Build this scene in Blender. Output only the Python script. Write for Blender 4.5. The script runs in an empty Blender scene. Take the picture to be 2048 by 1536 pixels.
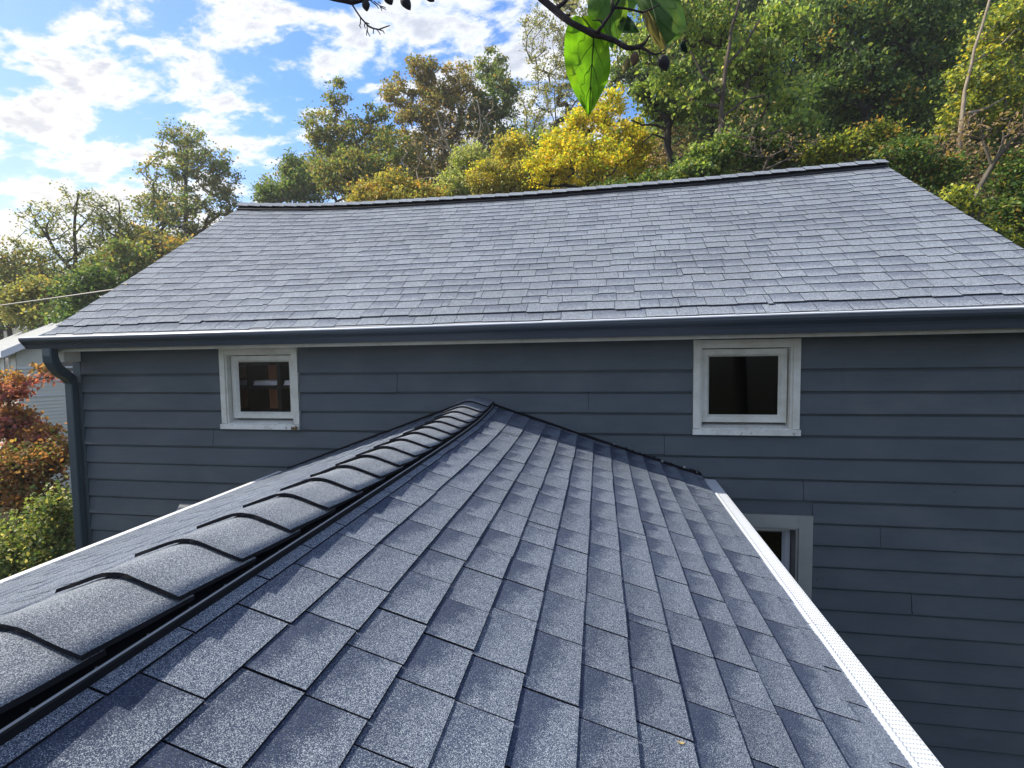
import bpy, math, random
import numpy as np
from mathutils import Vector, Matrix

random.seed(7)
rng = np.random.default_rng(7)
scn = bpy.context.scene
col = scn.collection

# ------------------------------------------------------------------ camera
FPX = 1033.9                                   # focal length in pixels of a 2048 px wide picture
CAM = np.array([0.0, -4.687, 0.0])             # every height below is measured from the lens
yaw, pitch, roll = -0.16798, 0.061387, -0.01405
Fv = np.array([math.sin(yaw)*math.cos(pitch), math.cos(yaw)*math.cos(pitch), -math.sin(pitch)])
Rv0 = np.array([math.cos(yaw), -math.sin(yaw), 0.0])
Uv0 = np.cross(Rv0, Fv)
Rv = Rv0*math.cos(roll)+Uv0*math.sin(roll)
Uv = -Rv0*math.sin(roll)+Uv0*math.cos(roll)
cd = bpy.data.cameras.new('camera')
cd.sensor_fit = 'HORIZONTAL'; cd.sensor_width = 36.0; cd.lens = FPX/2048*36.0
cd.clip_start = 0.05; cd.clip_end = 3000
cam = bpy.data.objects.new('camera', cd); col.objects.link(cam)
M = Matrix(((Rv[0], Uv[0], -Fv[0], CAM[0]), (Rv[1], Uv[1], -Fv[1], CAM[1]), (Rv[2], Uv[2], -Fv[2], CAM[2]), (0, 0, 0, 1)))
cam.matrix_world = M
scn.camera = cam

def at(px, py, d):
    """place that lies d metres ahead of the lens in the direction of a point of the picture"""
    return CAM + d*(Fv + Rv*(px-1024)/FPX - Uv*(py-768)/FPX)
def proj(P):
    q = np.asarray(P)-CAM; z = q@Fv
    return 1024+FPX*(q@Rv)/z, 768-FPX*(q@Uv)/z, z

# ------------------------------------------------------------------ sky, sun, exposure
SUN = np.array([-0.735, 0.012, 0.70]); SUN /= np.linalg.norm(SUN)
SUN_EL = math.asin(SUN[2]); SUN_AZ = math.atan2(SUN[0], SUN[1])     # azimuth from +Y towards +X
SKY_STRENGTH = 0.13
world = bpy.data.worlds.new('World'); scn.world = world; world.use_nodes = True
nt = world.node_tree; nt.nodes.clear()
def N(t, kind, **kw):
    n = t.nodes.new(kind)
    for k, v in kw.items(): setattr(n, k, v)
    return n
def L(t, a, b): t.links.new(a, b)
def mathn(t, op, a, b=None, clamp=False):
    n = N(t, 'ShaderNodeMath', operation=op); n.use_clamp = clamp
    for i, v in enumerate((a, b)):
        if v is None: continue
        if isinstance(v, (int, float)): n.inputs[i].default_value = v
        else: L(t, v, n.inputs[i])
    return n.outputs[0]
def maprange(t, v, a, b, c=0.0, d=1.0, smooth=True):
    n = N(t, 'ShaderNodeMapRange'); n.interpolation_type = 'SMOOTHSTEP' if smooth else 'LINEAR'
    L(t, v, n.inputs[0])
    for i, x in enumerate((a, b, c, d)): n.inputs[1+i].default_value = x
    return n.outputs[0]
def mixc(t, f, a, b, blend='MIX'):
    n = N(t, 'ShaderNodeMix', data_type='RGBA', blend_type=blend)
    for s, v in ((n.inputs[0], f), (n.inputs[6], a), (n.inputs[7], b)):
        if isinstance(v, (int, float)): s.default_value = v
        elif isinstance(v, tuple): s.default_value = v if len(v) == 4 else (*v, 1)
        else: L(t, v, s)
    return n.outputs[2]
def noise(t, vec, scale, detail=4, rough=0.5, dist=0.0, dim='3D'):
    n = N(t, 'ShaderNodeTexNoise', noise_dimensions=dim)
    n.inputs['Scale'].default_value = scale; n.inputs['Detail'].default_value = detail
    n.inputs['Roughness'].default_value = rough; n.inputs['Distortion'].default_value = dist
    if vec is not None: L(t, vec, n.inputs['Vector'])
    return n
def sky_world():
    t = nt
    sky = N(t, 'ShaderNodeTexSky', sky_type='NISHITA'); sky.sun_disc = False
    sky.sun_elevation = SUN_EL; sky.sun_rotation = SUN_AZ
    sky.altitude = 200; sky.air_density = 1.2; sky.dust_density = 0.6; sky.ozone_density = 2.0
    tc = N(t, 'ShaderNodeTexCoord'); sep = N(t, 'ShaderNodeSeparateXYZ'); L(t, tc.outputs['Generated'], sep.inputs[0])
    zz = mathn(t, 'MAXIMUM', sep.outputs[2], 0.0); den = mathn(t, 'ADD', zz, 0.22)
    cb = N(t, 'ShaderNodeCombineXYZ'); L(t, mathn(t, 'DIVIDE', sep.outputs[0], den), cb.inputs[0]); L(t, mathn(t, 'DIVIDE', sep.outputs[1], den), cb.inputs[1])
    mp = N(t, 'ShaderNodeMapping'); L(t, cb.outputs[0], mp.inputs[0])
    mp.inputs['Location'].default_value = (1.7, 2.9, 0.0); mp.inputs['Rotation'].default_value = (0, 0, 0.5); mp.inputs['Scale'].default_value = (1.0, 1.35, 1)
    p = mp.outputs[0]
    big = noise(t, p, 1.3, 2, 0.5); med = noise(t, p, 5.2, 10, 0.60, 0.25); fine = noise(t, p, 15.0, 8, 0.62)
    cov = mathn(t, 'ADD', mathn(t, 'MULTIPLY', med.outputs[0], 0.8), mathn(t, 'MULTIPLY', big.outputs[0], 0.55))
    cov = mathn(t, 'ADD', cov, mathn(t, 'MULTIPLY', fine.outputs[0], 0.34))
    # more cloud towards the horizon and towards the sun, as a layered deck seen edge-on looks
    hor = maprange(t, sep.outputs[2], 0.0, 0.45, 0.10, 0.0)
    dotn = N(t, 'ShaderNodeVectorMath', operation='DOT_PRODUCT'); L(t, tc.outputs['Generated'], dotn.inputs[0]); dotn.inputs[1].default_value = tuple(SUN)
    sd = maprange(t, dotn.outputs['Value'], 0.55, 0.98, 0.0, 1.0)
    cov = mathn(t, 'ADD', mathn(t, 'ADD', cov, hor), mathn(t, 'MULTIPLY', sd, 0.05))
    mask = maprange(t, cov, 0.806, 0.945)
    thick = maprange(t, cov, 0.87, 1.03)
    shade = noise(t, p, 7.0, 6, 0.6)
    thk = mathn(t, 'MULTIPLY', thick, maprange(t, shade.outputs[0], 0.34, 0.56), clamp=True)
    ccol = mixc(t, thk, (5.3, 5.4, 5.65), (3.1, 3.35, 3.95))
    warm = mixc(t, mathn(t, 'MULTIPLY', sd, 0.8), ccol, mixc(t, thk, (5.9, 5.4, 4.5), (3.1, 3.1, 3.4)))
    blue = mixc(t, 1.0, sky.outputs[0], mixc(t, sd, (0.48, 0.77, 1.12), (0.66, 0.72, 0.80)), 'MULTIPLY')
    az = N(t, 'ShaderNodeVectorMath', operation='DOT_PRODUCT'); L(t, tc.outputs['Generated'], az.inputs[0]); az.inputs[1].default_value = (-0.86, 0.51, 0.0)
    glow = mathn(t, 'MULTIPLY', maprange(t, sep.outputs[2], 0.02, 0.44, 1.0, 0.0), maprange(t, az.outputs['Value'], 0.55, 1.0, 0.0, 0.72))
    out = mixc(t, glow, mixc(t, mask, blue, warm), mixc(t, maprange(t, med.outputs[0], 0.38, 0.62), (4.1, 4.2, 4.3), (6.2, 5.8, 4.9)))
    bg = N(t, 'ShaderNodeBackground'); bg.inputs[1].default_value = SKY_STRENGTH
    L(t, out, bg.inputs[0]); wo = N(t, 'ShaderNodeOutputWorld'); L(t, bg.outputs[0], wo.inputs[0])
sky_world()
sl = bpy.data.lights.new('sun', 'SUN'); sl.energy = 4.4; sl.angle = math.radians(0.6); sl.color = (1.0, 0.93, 0.82)
so = bpy.data.objects.new('sun', sl); col.objects.link(so)
so.rotation_euler = Vector(SUN).to_track_quat('Z', 'Y').to_euler(); so.location = (-20, 0, 25)
vs = scn.view_settings; vs.view_transform = 'Standard'; vs.look = 'None'; vs.exposure = 0.72; vs.gamma = 1.0; vs.use_curve_mapping = False
try:
    scn.cycles.max_bounces = 7; scn.cycles.transparent_max_bounces = 12; scn.cycles.use_denoising = True
except Exception: pass

# ------------------------------------------------------------------ materials
def material(name):
    m = bpy.data.materials.new(name); m.use_nodes = True
    t = m.node_tree; b = t.nodes['Principled BSDF']; return m, t, b
def setc(b, c, rough=0.6, spec=0.4, metal=0.0):
    b.inputs['Base Color'].default_value = (*c, 1); b.inputs['Roughness'].default_value = rough
    b.inputs['Specular IOR Level'].default_value = spec; b.inputs['Metallic'].default_value = metal
def pos(t): return N(t, 'ShaderNodeNewGeometry').outputs['Position']
def bump(t, b, h, strength=0.3, dist=0.01):
    n = N(t, 'ShaderNodeBump'); n.inputs['Strength'].default_value = strength; n.inputs['Distance'].default_value = dist
    L(t, h, n.inputs['Height']); L(t, n.outputs[0], b.inputs['Normal'])
def scaled(t, v, s):
    n = N(t, 'ShaderNodeMapping'); L(t, v, n.inputs[0]); n.inputs['Scale'].default_value = s; return n.outputs[0]
def ramp(t, f, stops):
    n = N(t, 'ShaderNodeValToRGB'); e = n.color_ramp.elements
    while len(e) < len(stops): e.new(0.5)
    for i, (p_, c) in enumerate(stops): e[i].position = p_; e[i].color = (*c, 1)
    L(t, f, n.inputs[0]); return n.outputs[0]
def simple(name, c, rough=0.6, spec=0.4, metal=0.0, var=0.15, scale=6.0, bmp=0.0):
    m, t, b = material(name); setc(b, c, rough, spec, metal)
    n = noise(t, pos(t), scale, 5, 0.6)
    d = tuple(x*(1-var) for x in c); e = tuple(min(1, x*(1+var)) for x in c)
    L(t, mixc(t, n.outputs[0], d, e), b.inputs['Base Color'])
    if bmp: bump(t, b, noise(t, pos(t), scale*6, 4).outputs[0], bmp, 0.003)
    return m

def mat_shingle(name, gran, base_dark, base_mid, base_light, tone_lo=0.92, tone_hi=1.08, band_gain=1.0, patches=False):
    m, t, b = material(name); setc(b, base_mid, 0.88, 0.35)
    P = pos(t)
    uv = N(t, 'ShaderNodeUVMap'); uv.uv_map = 'UVMap'; suv = N(t, 'ShaderNodeSeparateXYZ'); L(t, uv.outputs[0], suv.inputs[0])
    oi = N(t, 'ShaderNodeObjectInfo'); at_ = N(t, 'ShaderNodeAttribute', attribute_name='rnd')
    rnd = mathn(t, 'FRACT', mathn(t, 'ADD', oi.outputs['Random'], at_.outputs['Fac']))
    rnd2 = mathn(t, 'FRACT', mathn(t, 'MULTIPLY', rnd, 7.31))
    vor = N(t, 'ShaderNodeTexVoronoi'); vor.inputs['Scale'].default_value = gran; L(t, P, vor.inputs['Vector'])
    sp = N(t, 'ShaderNodeSeparateColor'); L(t, vor.outputs['Color'], sp.inputs[0])
    blot = noise(t, P, 22.0, 3, 0.6)
    # dark printed band at the head of the exposed part, deeper at one end of the tab, ragged edge
    band = mathn(t, 'ADD', suv.outputs[1], mathn(t, 'MULTIPLY', mathn(t, 'SUBTRACT', blot.outputs[0], 0.5), 0.75))
    band = mathn(t, 'ADD', band, mathn(t, 'MULTIPLY', mathn(t, 'SUBTRACT', suv.outputs[0], 0.5), 0.10 if patches else 0.46))
    bandm = maprange(t, band, 0.30, 0.85)
    amount = mathn(t, 'MULTIPLY', bandm, maprange(t, rnd, 0.0, 0.7, 0.40*band_gain, 1.0*band_gain))
    if patches: amount = mathn(t, 'MULTIPLY', maprange(t, band, 0.12, 0.80), maprange(t, rnd, 0.30, 0.70, 0.15, 0.62))
    lightcut = mathn(t, 'ADD', 0.62, mathn(t, 'MULTIPLY', amount, 0.30))
    g = mathn(t, 'SUBTRACT', sp.outputs[0], lightcut)
    g = maprange(t, g, -0.05, 0.30)
    lower = maprange(t, sp.outputs[1], 0.35, 0.75)
    c1 = mixc(t, lower, base_dark, base_mid)
    c1 = mixc(t, mathn(t, 'MULTIPLY', amount, 0.85), c1, mixc(t, lower, tuple(x*0.55 for x in base_dark), (base_mid[0]*0.32, base_mid[1]*0.40, base_mid[2]*0.66)))
    c2 = mixc(t, g, c1, base_light)
    tone = maprange(t, rnd2, 0, 1, tone_lo, tone_hi, False)
    wide = maprange(t, noise(t, P, 1.1, 3, 0.5).outputs[0], 0.3, 0.7, 0.92, 1.08)
    vm = N(t, 'ShaderNodeVectorMath', operation='SCALE'); L(t, c2, vm.inputs[0]); L(t, mathn(t, 'MULTIPLY', tone, wide), vm.inputs['Scale'])
    L(t, vm.outputs[0], b.inputs['Base Color'])
    bump(t, b, sp.outputs[2], 0.55, 0.003)
    return m
M_SH_NEAR = mat_shingle('granule shingle near', 760.0, (0.026, 0.041, 0.080), (0.080, 0.105, 0.152), (0.43, 0.475, 0.515), 0.94, 1.06, 0.85)
M_SH_MAIN = mat_shingle('granule shingle main', 260.0, (0.122, 0.144, 0.180), (0.188, 0.213, 0.250), (0.38, 0.415, 0.45), 0.96, 1.04, 1.0, True)
M_CAP = mat_shingle('granule cap', 760.0, (0.066, 0.080, 0.108), (0.140, 0.160, 0.192), (0.45, 0.48, 0.50))
M_EDGE = simple('asphalt edge', (0.012, 0.012, 0.015), 0.95, 0.2, bmp=0.4, scale=30)
M_DECK = simple('roof underlay', (0.050, 0.056, 0.072), 0.95, 0.2)
M_BLACK = simple('black plastic vent', (0.008, 0.009, 0.012), 0.55, 0.25, var=0.3, scale=20)
M_RIB = simple('grey plastic rib', (0.20, 0.21, 0.23), 0.5, 0.4)

def mat_siding():
    m, t, b = material('painted siding'); setc(b, (0.07, 0.085, 0.11), 0.62, 0.32)
    P = pos(t); oi = N(t, 'ShaderNodeObjectInfo')
    grain = noise(t, scaled(t, P, (3.0, 40.0, 90.0)), 1.0, 6, 0.65, 0.6)
    fib = noise(t, scaled(t, P, (14.0, 60.0, 330.0)), 1.0, 3, 0.6)
    blot = noise(t, scaled(t, P, (1.6, 3, 3.2)), 1.0, 5, 0.6)
    c = ramp(t, blot.outputs[0], [(0.30, (0.066, 0.080, 0.088)), (0.52, (0.085, 0.101, 0.109)), (0.72, (0.110, 0.121, 0.125))])
    c = mixc(t, maprange(t, oi.outputs['Random'], 0, 1, 0.0, 0.55, False), c, (0.074, 0.092, 0.104))
    dirt = maprange(t, noise(t, scaled(t, P, (5, 5, 1.2)), 1.0, 6, 0.7).outputs[0], 0.60, 0.80)
    c = mixc(t, mathn(t, 'MULTIPLY', dirt, 0.55), c, (0.055, 0.053, 0.052))
    spk = N(t, 'ShaderNodeTexVoronoi'); spk.inputs['Scale'].default_value = 4.2; L(t, scaled(t, P, (1, 1, 1.8)), spk.inputs['Vector'])
    dot = maprange(t, spk.outputs['Distance'], 0.024, 0.042, 1.0, 0.0)
    c = mixc(t, mathn(t, 'MULTIPLY', dot, 0.75), c, (0.018, 0.018, 0.020))
    L(t, c, b.inputs['Base Color'])
    h = mathn(t, 'ADD', mathn(t, 'MULTIPLY', grain.outputs[0], 0.7), mathn(t, 'MULTIPLY', fib.outputs[0], 0.5))
    bump(t, b, h, 0.45, 0.004)
    L(t, maprange(t, grain.outputs[0], 0.3, 0.7, 0.5, 0.72), b.inputs['Roughness'])
    return m
M_SIDING = mat_siding()
def mat_trim(name, c, dirty, peel):
    m, t, b = material(name); setc(b, c, 0.55, 0.4); P = pos(t)
    blot = noise(t, P, 7.0, 6, 0.65); fine = noise(t, scaled(t, P, (30, 30, 30)), 1.0, 5, 0.7)
    cc = mixc(t, maprange(t, blot.outputs[0], 0.35, 0.75), c, dirty)
    pm = maprange(t, fine.outputs[0], peel, peel+0.05)
    cc = mixc(t, mathn(t, 'MULTIPLY', pm, 0.75), cc, (0.13, 0.12, 0.10))
    L(t, cc, b.inputs['Base Color']); bump(t, b, mathn(t, 'SUBTRACT', fine.outputs[0], pm), 0.35, 0.002)
    return m
M_TRIM = mat_trim('old white paint', (0.66, 0.65, 0.575), (0.52, 0.51, 0.42), 0.66)
M_SILL = mat_trim('peeling white paint', (0.74, 0.735, 0.68), (0.58, 0.57, 0.50), 0.60)
M_TAN = mat_trim('greige trim paint', (0.31, 0.31, 0.285), (0.27, 0.27, 0.245), 0.8)
M_VINYL = simple('white vinyl', (0.62, 0.63, 0.64), 0.4, 0.4, var=0.05)
M_GUT = simple('slate painted metal', (0.050, 0.063, 0.080), 0.36, 0.5, var=0.12, scale=3)
M_DOWN = simple('slate downspout metal', (0.045, 0.068, 0.080), 0.34, 0.5, var=0.15, scale=4)
M_CORNER = simple('slate corner trim', (0.060, 0.084, 0.096), 0.5, 0.4, var=0.12, scale=4, bmp=0.2)
M_LIP = simple('bright metal hem', (0.78, 0.80, 0.82), 0.25, 0.5, metal=0.0, var=0.04)
def mat_guard():
    m, t, b = material('perforated white metal'); setc(b, (0.80, 0.82, 0.84), 0.32, 0.5); P = pos(t)
    s = N(t, 'ShaderNodeSeparateXYZ'); L(t, P, s.inputs[0])
    fy = mathn(t, 'FRACT', mathn(t, 'MULTIPLY', s.outputs[1], 52.0))
    fx = mathn(t, 'FRACT', mathn(t, 'ADD', mathn(t, 'MULTIPLY', s.outputs[0], 104.0), 0.1))
    hy = mathn(t, 'MULTIPLY', mathn(t, 'GREATER_THAN', fy, 0.30), mathn(t, 'LESS_THAN', fy, 0.68))
    hx = mathn(t, 'MULTIPLY', mathn(t, 'GREATER_THAN', fx, 0.25), mathn(t, 'LESS_THAN', fx, 0.75))
    hole = mathn(t, 'MULTIPLY', hy, hx)
    up = N(t, 'ShaderNodeNewGeometry'); un = N(t, 'ShaderNodeSeparateXYZ'); L(t, up.outputs['Normal'], un.inputs[0])
    hole = mathn(t, 'MULTIPLY', hole, mathn(t, 'GREATER_THAN', un.outputs[2], 0.7))
    n = noise(t, P, 8, 4); c = mixc(t, n.outputs[0], (0.62, 0.65, 0.69), (0.72, 0.74, 0.76))
    L(t, mixc(t, hole, c, (0.17, 0.20, 0.23)), b.inputs['Base Color'])
    return m
M_GUARD = mat_guard()
M_WHITE = simple('white coated metal', (0.80, 0.81, 0.82), 0.35, 0.5, var=0.04)
def mat_glass():
    m = bpy.data.materials.new('window glass'); m.use_nodes = True; t = m.node_tree; t.nodes.clear()
    o = N(t, 'ShaderNodeOutputMaterial'); mx = N(t, 'ShaderNodeMixShader'); fr = N(t, 'ShaderNodeFresnel'); fr.inputs[0].default_value = 1.5
    tr = N(t, 'ShaderNodeBsdfTransparent'); tr.inputs[0].default_value = (0.95, 0.95, 0.95, 1); g = N(t, 'ShaderNodeBsdfGlossy'); g.inputs['Roughness'].default_value = 0.02
    L(t, fr.outputs[0], mx.inputs[0]); L(t, tr.outputs[0], mx.inputs[1]); L(t, g.outputs[0], mx.inputs[2]); L(t, mx.outputs[0], o.inputs[0])
    return m
M_GLASS = mat_glass()
M_ROOM = simple('unlit room tone', (0.006, 0.0055, 0.005), 0.9, 0.2)  # near black: the dark of the unlit rooms is put into this colour
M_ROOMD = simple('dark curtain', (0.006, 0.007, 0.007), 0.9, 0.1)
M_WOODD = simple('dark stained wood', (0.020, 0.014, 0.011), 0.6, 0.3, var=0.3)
M_WOODB = simple('reddish wood panel', (0.60, 0.25, 0.13), 0.6, 0.3, var=0.35, scale=5)
M_LIGHTSTRIP = simple('white light strip', (0.85, 0.84, 0.86), 0.7, 0.2)
M_ROT = simple('brown rotted wood', (0.16, 0.11, 0.06), 0.95, 0.1, var=0.5, scale=60, bmp=0.6)
M_TAR = simple('torn tar paper', (0.010, 0.010, 0.012), 0.9, 0.2)
M_DUSTY = simple('dusty paper', (0.28, 0.27, 0.25), 0.9, 0.1, var=0.4, scale=40)
M_SOIL = simple('leaf litter soil', (0.070, 0.052, 0.030), 0.95, 0.1, var=0.5, scale=0.8)
def mat_ground():
    m, t, b = material('grass and leaf litter'); setc(b, (0.05, 0.06, 0.02), 0.95, 0.1); P = pos(t)
    n = noise(t, P, 0.35, 6, 0.65); n2 = noise(t, P, 6.0, 6, 0.7)
    c = ramp(t, n.outputs[0], [(0.35, (0.016, 0.026, 0.010)), (0.5, (0.026, 0.032, 0.013)), (0.66, (0.040, 0.032, 0.018))])
    L(t, mixc(t, mathn(t, 'MULTIPLY', n2.outputs[0], 0.6), c, (0.03, 0.026, 0.015)), b.inputs['Base Color']); bump(t, b, n2.outputs[0], 0.8, 0.1)
    return m
M_GROUND = mat_ground()
def mat_bark(name, c1, c2):
    m, t, b = material(name); setc(b, c1, 0.9, 0.2); P = pos(t)
    n = noise(t, scaled(t, P, (9, 9, 2.2)), 1.0, 6, 0.7); L(t, mixc(t, maprange(t, n.outputs[0], 0.35, 0.7), c1, c2), b.inputs['Base Color']); bump(t, b, n.outputs[0], 0.7, 0.03)
    return m
M_BARK = mat_bark('grey brown bark', (0.055, 0.042, 0.032), (0.13, 0.105, 0.08))
M_BARKD = mat_bark('dark bark', (0.020, 0.017, 0.015), (0.05, 0.042, 0.036))
M_BARKP = mat_bark('pale bark', (0.20, 0.165, 0.12), (0.36, 0.30, 0.22))
M_BARKM = mat_bark('weathered grey bark', (0.075, 0.062, 0.046), (0.17, 0.145, 0.11))
M_TWIG = mat_bark('purplish twig bark', (0.018, 0.013, 0.016), (0.055, 0.042, 0.042))
def mat_leaf(name, trans=0.45, rough=0.5, sat=1.0):
    m = bpy.data.materials.new(name); m.use_nodes = True; t = m.node_tree; t.nodes.clear()
    o = N(t, 'ShaderNodeOutputMaterial'); a = N(t, 'ShaderNodeAttribute', attribute_name='leaf_colour')
    d = N(t, 'ShaderNodeBsdfPrincipled'); d.inputs['Roughness'].default_value = rough; d.inputs['Specular IOR Level'].default_value = 0.3
    L(t, a.outputs['Color'], d.inputs['Base Color'])
    tr = N(t, 'ShaderNodeBsdfTranslucent'); L(t, mixc(t, 1.0, a.outputs['Color'], (1.5, 1.45, 0.8), 'MULTIPLY'), tr.inputs[0])
    mx = N(t, 'ShaderNodeMixShader'); mx.inputs[0].default_value = trans
    L(t, d.outputs[0], mx.inputs[1]); L(t, tr.outputs[0], mx.inputs[2]); L(t, mx.outputs[0], o.inputs[0])
    return m
M_LEAF = mat_leaf('foliage')

# ------------------------------------------------------------------ helpers
def mesh_from(name, verts, faces, mats, fmat=None, smooth=False):
    me = bpy.data.meshes.new(name); me.from_pydata([tuple(map(float, v)) for v in verts], [], faces)
    for m in (mats if isinstance(mats, (list, tuple)) else [mats]): me.materials.append(m)
    if fmat is not None: me.polygons.foreach_set('material_index', fmat)
    if smooth: me.polygons.foreach_set('use_smooth', [True]*len(me.polygons))
    me.update(); return me
def link(name, me, parent=None):
    o = bpy.data.objects.new(name, me); col.objects.link(o)
    if parent is not None: adopt(o, parent)
    return o
def adopt(o, parent):
    o.parent = parent
    if parent.type == 'EMPTY': o.matrix_parent_inverse = Matrix.Translation(-parent.location)
def tag(o, label=None, cat=None, group=None, kind=None):
    if label: o['label'] = label
    if cat: o['category'] = cat
    if group: o['group'] = group
    if kind: o['kind'] = kind
    return o
def thing(name, label, cat, loc, group=None):
    o = bpy.data.objects.new(name, None); col.objects.link(o); o.location = tuple(map(float, loc)); o.empty_display_size = 0.2
    return tag(o, label, cat, group)
class MB:
    """collects shapes that become ONE mesh object"""
    def __init__(s): s.v = []; s.f = []; s.m = []
    def add(s, verts, faces, mi=0):
        k = len(s.v); s.v += [tuple(map(float, v)) for v in verts]; s.f += [tuple(i+k for i in f) for f in faces]; s.m += [mi]*len(faces)
    def box(s, a, b, mi=0):
        (x0, y0, z0), (x1, y1, z1) = a, b
        s.add([(x0, y0, z0), (x1, y0, z0), (x1, y1, z0), (x0, y1, z0), (x0, y0, z1), (x1, y0, z1), (x1, y1, z1), (x0, y1, z1)],
              [(0, 3, 2, 1), (4, 5, 6, 7), (0, 1, 5, 4), (1, 2, 6, 5), (2, 3, 7, 6), (3, 0, 4, 7)], mi)
    def hexa(s, p, mi=0):
        s.add(p, [(0, 3, 2, 1), (4, 5, 6, 7), (0, 1, 5, 4), (1, 2, 6, 5), (2, 3, 7, 6), (3, 0, 4, 7)], mi)
    def sweep(s, prof, stations, mi=0, caps=True):
        """prof: closed outline as function station -> list of 3d points"""
        rings = [prof(q) for q in stations]; n = len(rings[0])
        vs_ = [p for r in rings for p in r]; fs = []
        for i in range(len(rings)-1):
            for j in range(n):
                k = (j+1) % n; fs.append((i*n+j, i*n+k, (i+1)*n+k, (i+1)*n+j))
        if caps: fs += [tuple(range(n))[::-1], tuple(range((len(rings)-1)*n, len(rings)*n))]
        s.add(vs_, fs, mi)
    def tube(s, pts, radii, n=6, mi=0):
        pts = [np.array(p, float) for p in pts]
        if isinstance(radii, (int, float)): radii = [radii]*len(pts)
        rings = []; prev = None
        for i, p in enumerate(pts):
            d = pts[min(i+1, len(pts)-1)]-pts[max(i-1, 0)]; d = d/(np.linalg.norm(d)+1e-9)
            a = np.cross(d, (0, 0, 1) if abs(d[2]) < 0.9 else (1, 0, 0)) if prev is None else prev-d*(prev@d)
            a = a/(np.linalg.norm(a)+1e-9); prev = a; bb = np.cross(d, a)
            rings.append([p+radii[i]*(math.cos(2*math.pi*k/n)*a+math.sin(2*math.pi*k/n)*bb) for k in range(n)])
        vs_ = [q for r in rings for q in r]; fs = []
        for i in range(len(pts)-1):
            for j in range(n):
                k = (j+1) % n; fs.append((i*n+j, i*n+k, (i+1)*n+k, (i+1)*n+j))
        fs += [tuple(range(n))[::-1], tuple(range((len(pts)-1)*n, len(pts)*n))]
        s.add(vs_, fs, mi)
    def build(s, name, mats, parent=None, smooth=False):
        return link(name, mesh_from(name, s.v, s.f, mats, s.m, smooth), parent)

def basis(o, origin, ax, ay, az, sx=1.0, sy=1.0, sz=1.0):
    m = Matrix(((ax[0]*sx, ay[0]*sy, az[0]*sz, origin[0]), (ax[1]*sx, ay[1]*sy, az[1]*sz, origin[1]), (ax[2]*sx, ay[2]*sy, az[2]*sz, origin[2]), (0, 0, 0, 1)))
    o.matrix_basis = m
def unit(v): return v/np.linalg.norm(v)

# ------------------------------------------------------------------ terrain
def ground_z(x, y):
    t = 0.60*(y-6.0)+0.42*(x-3.0)
    t = np.minimum(t, 24+0.12*t)
    return -4.45+np.where(t > 20, t, 1.4*np.log1p(np.exp(np.clip(t, -40, 20)/1.4)))
def build_ground():
    gx = np.concatenate([np.linspace(-900, -60, 12), np.linspace(-50, 60, 90), np.linspace(70, 900, 12)])
    gy = np.concatenate([np.linspace(-700, -30, 10), np.linspace(-24, 70, 80), np.linspace(80, 1200, 12)])
    X, Y = np.meshgrid(gx, gy); Z = ground_z(X, Y)
    Z = np.minimum(Z, 22+0.02*np.hypot(X, Y)); Z = np.where(np.hypot(X, Y) > 150, np.minimum(Z, 26), Z)
    r = np.random.default_rng(3); Z = Z+r.normal(0, 0.06, Z.shape)*(np.hypot(X-0, Y-2) > 12)
    nx, ny = len(gx), len(gy); vs_ = np.stack([X, Y, Z], -1).reshape(-1, 3)
    fs = [(j*nx+i, j*nx+i+1, (j+1)*nx+i+1, (j+1)*nx+i) for j in range(ny-1) for i in range(nx-1)]
    o = link('ground', mesh_from('ground', vs_, fs, M_GROUND, smooth=True)); tag(o, 'ground and wooded hillside rising behind the house', None, None, 'structure')
build_ground()
GZ = -4.45

# ------------------------------------------------------------------ the main house
XL, XR, YR, OV = -5.52, 3.57, 2.762, 0.297
WL, WR = -5.44, 3.44
def interp(tab): 
    xs, zs = zip(*tab); return lambda x: float(np.interp(x, xs, zs))
RZ = interp([(-5.6, 2.335), (-5.0, 2.285), (-4.2, 2.238), (-3.4, 2.214), (-2.05, 2.205), (-1.2, 2.198), (-0.68, 2.203), (1.34, 2.238), (3.6, 2.316)])
EZ = interp([(-5.6, 0.243), (-3.7, 0.258), (-2.2, 0.258), (0, 0.270), (1.9, 0.290), (3.6, 0.308)])
def main_roof(x, s):
    """point on the front roof slope; s = distance up the slope from the eave as a share 0..1"""
    a, b = EZ(x), RZ(x); return np.array([x, -OV+s*(YR+OV), a+s*(b-a)])
def back_roof(x, s):
    a, b = EZ(x), RZ(x); return np.array([x, 2*YR+OV-s*(YR+OV), a+s*(b-a)])
house = thing('house', 'slate blue clapboard house with long grey shingle roof filling the view', 'house', (-1.0, 2.76, GZ))
XS = np.linspace(XL, XR, 24)

def roof_deck():
    mb = MB()
    nx = len(XS); V = []; th = 0.05
    rows = [main_roof(0, 0)]
    prof = []
    for x in XS:
        e = main_roof(x, 0); r = main_roof(x, 1); b = back_roof(x, 0)
        prof += [e, r, b, b-(0, 0, th), r-(0, 0, th*1.2), e-(0, 0, th)]
    F = []
    for i in range(nx-1):
        for j in range(6):
            k = (j+1) % 6; F.append((i*6+j, (i+1)*6+j, (i+1)*6+k, i*6+k))
    F += [tuple(range(6)), tuple(range((nx-1)*6, nx*6))[::-1]]
    mb.add(prof, F); return mb.build('roof', M_DECK, house)
roof = roof_deck()

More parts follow.
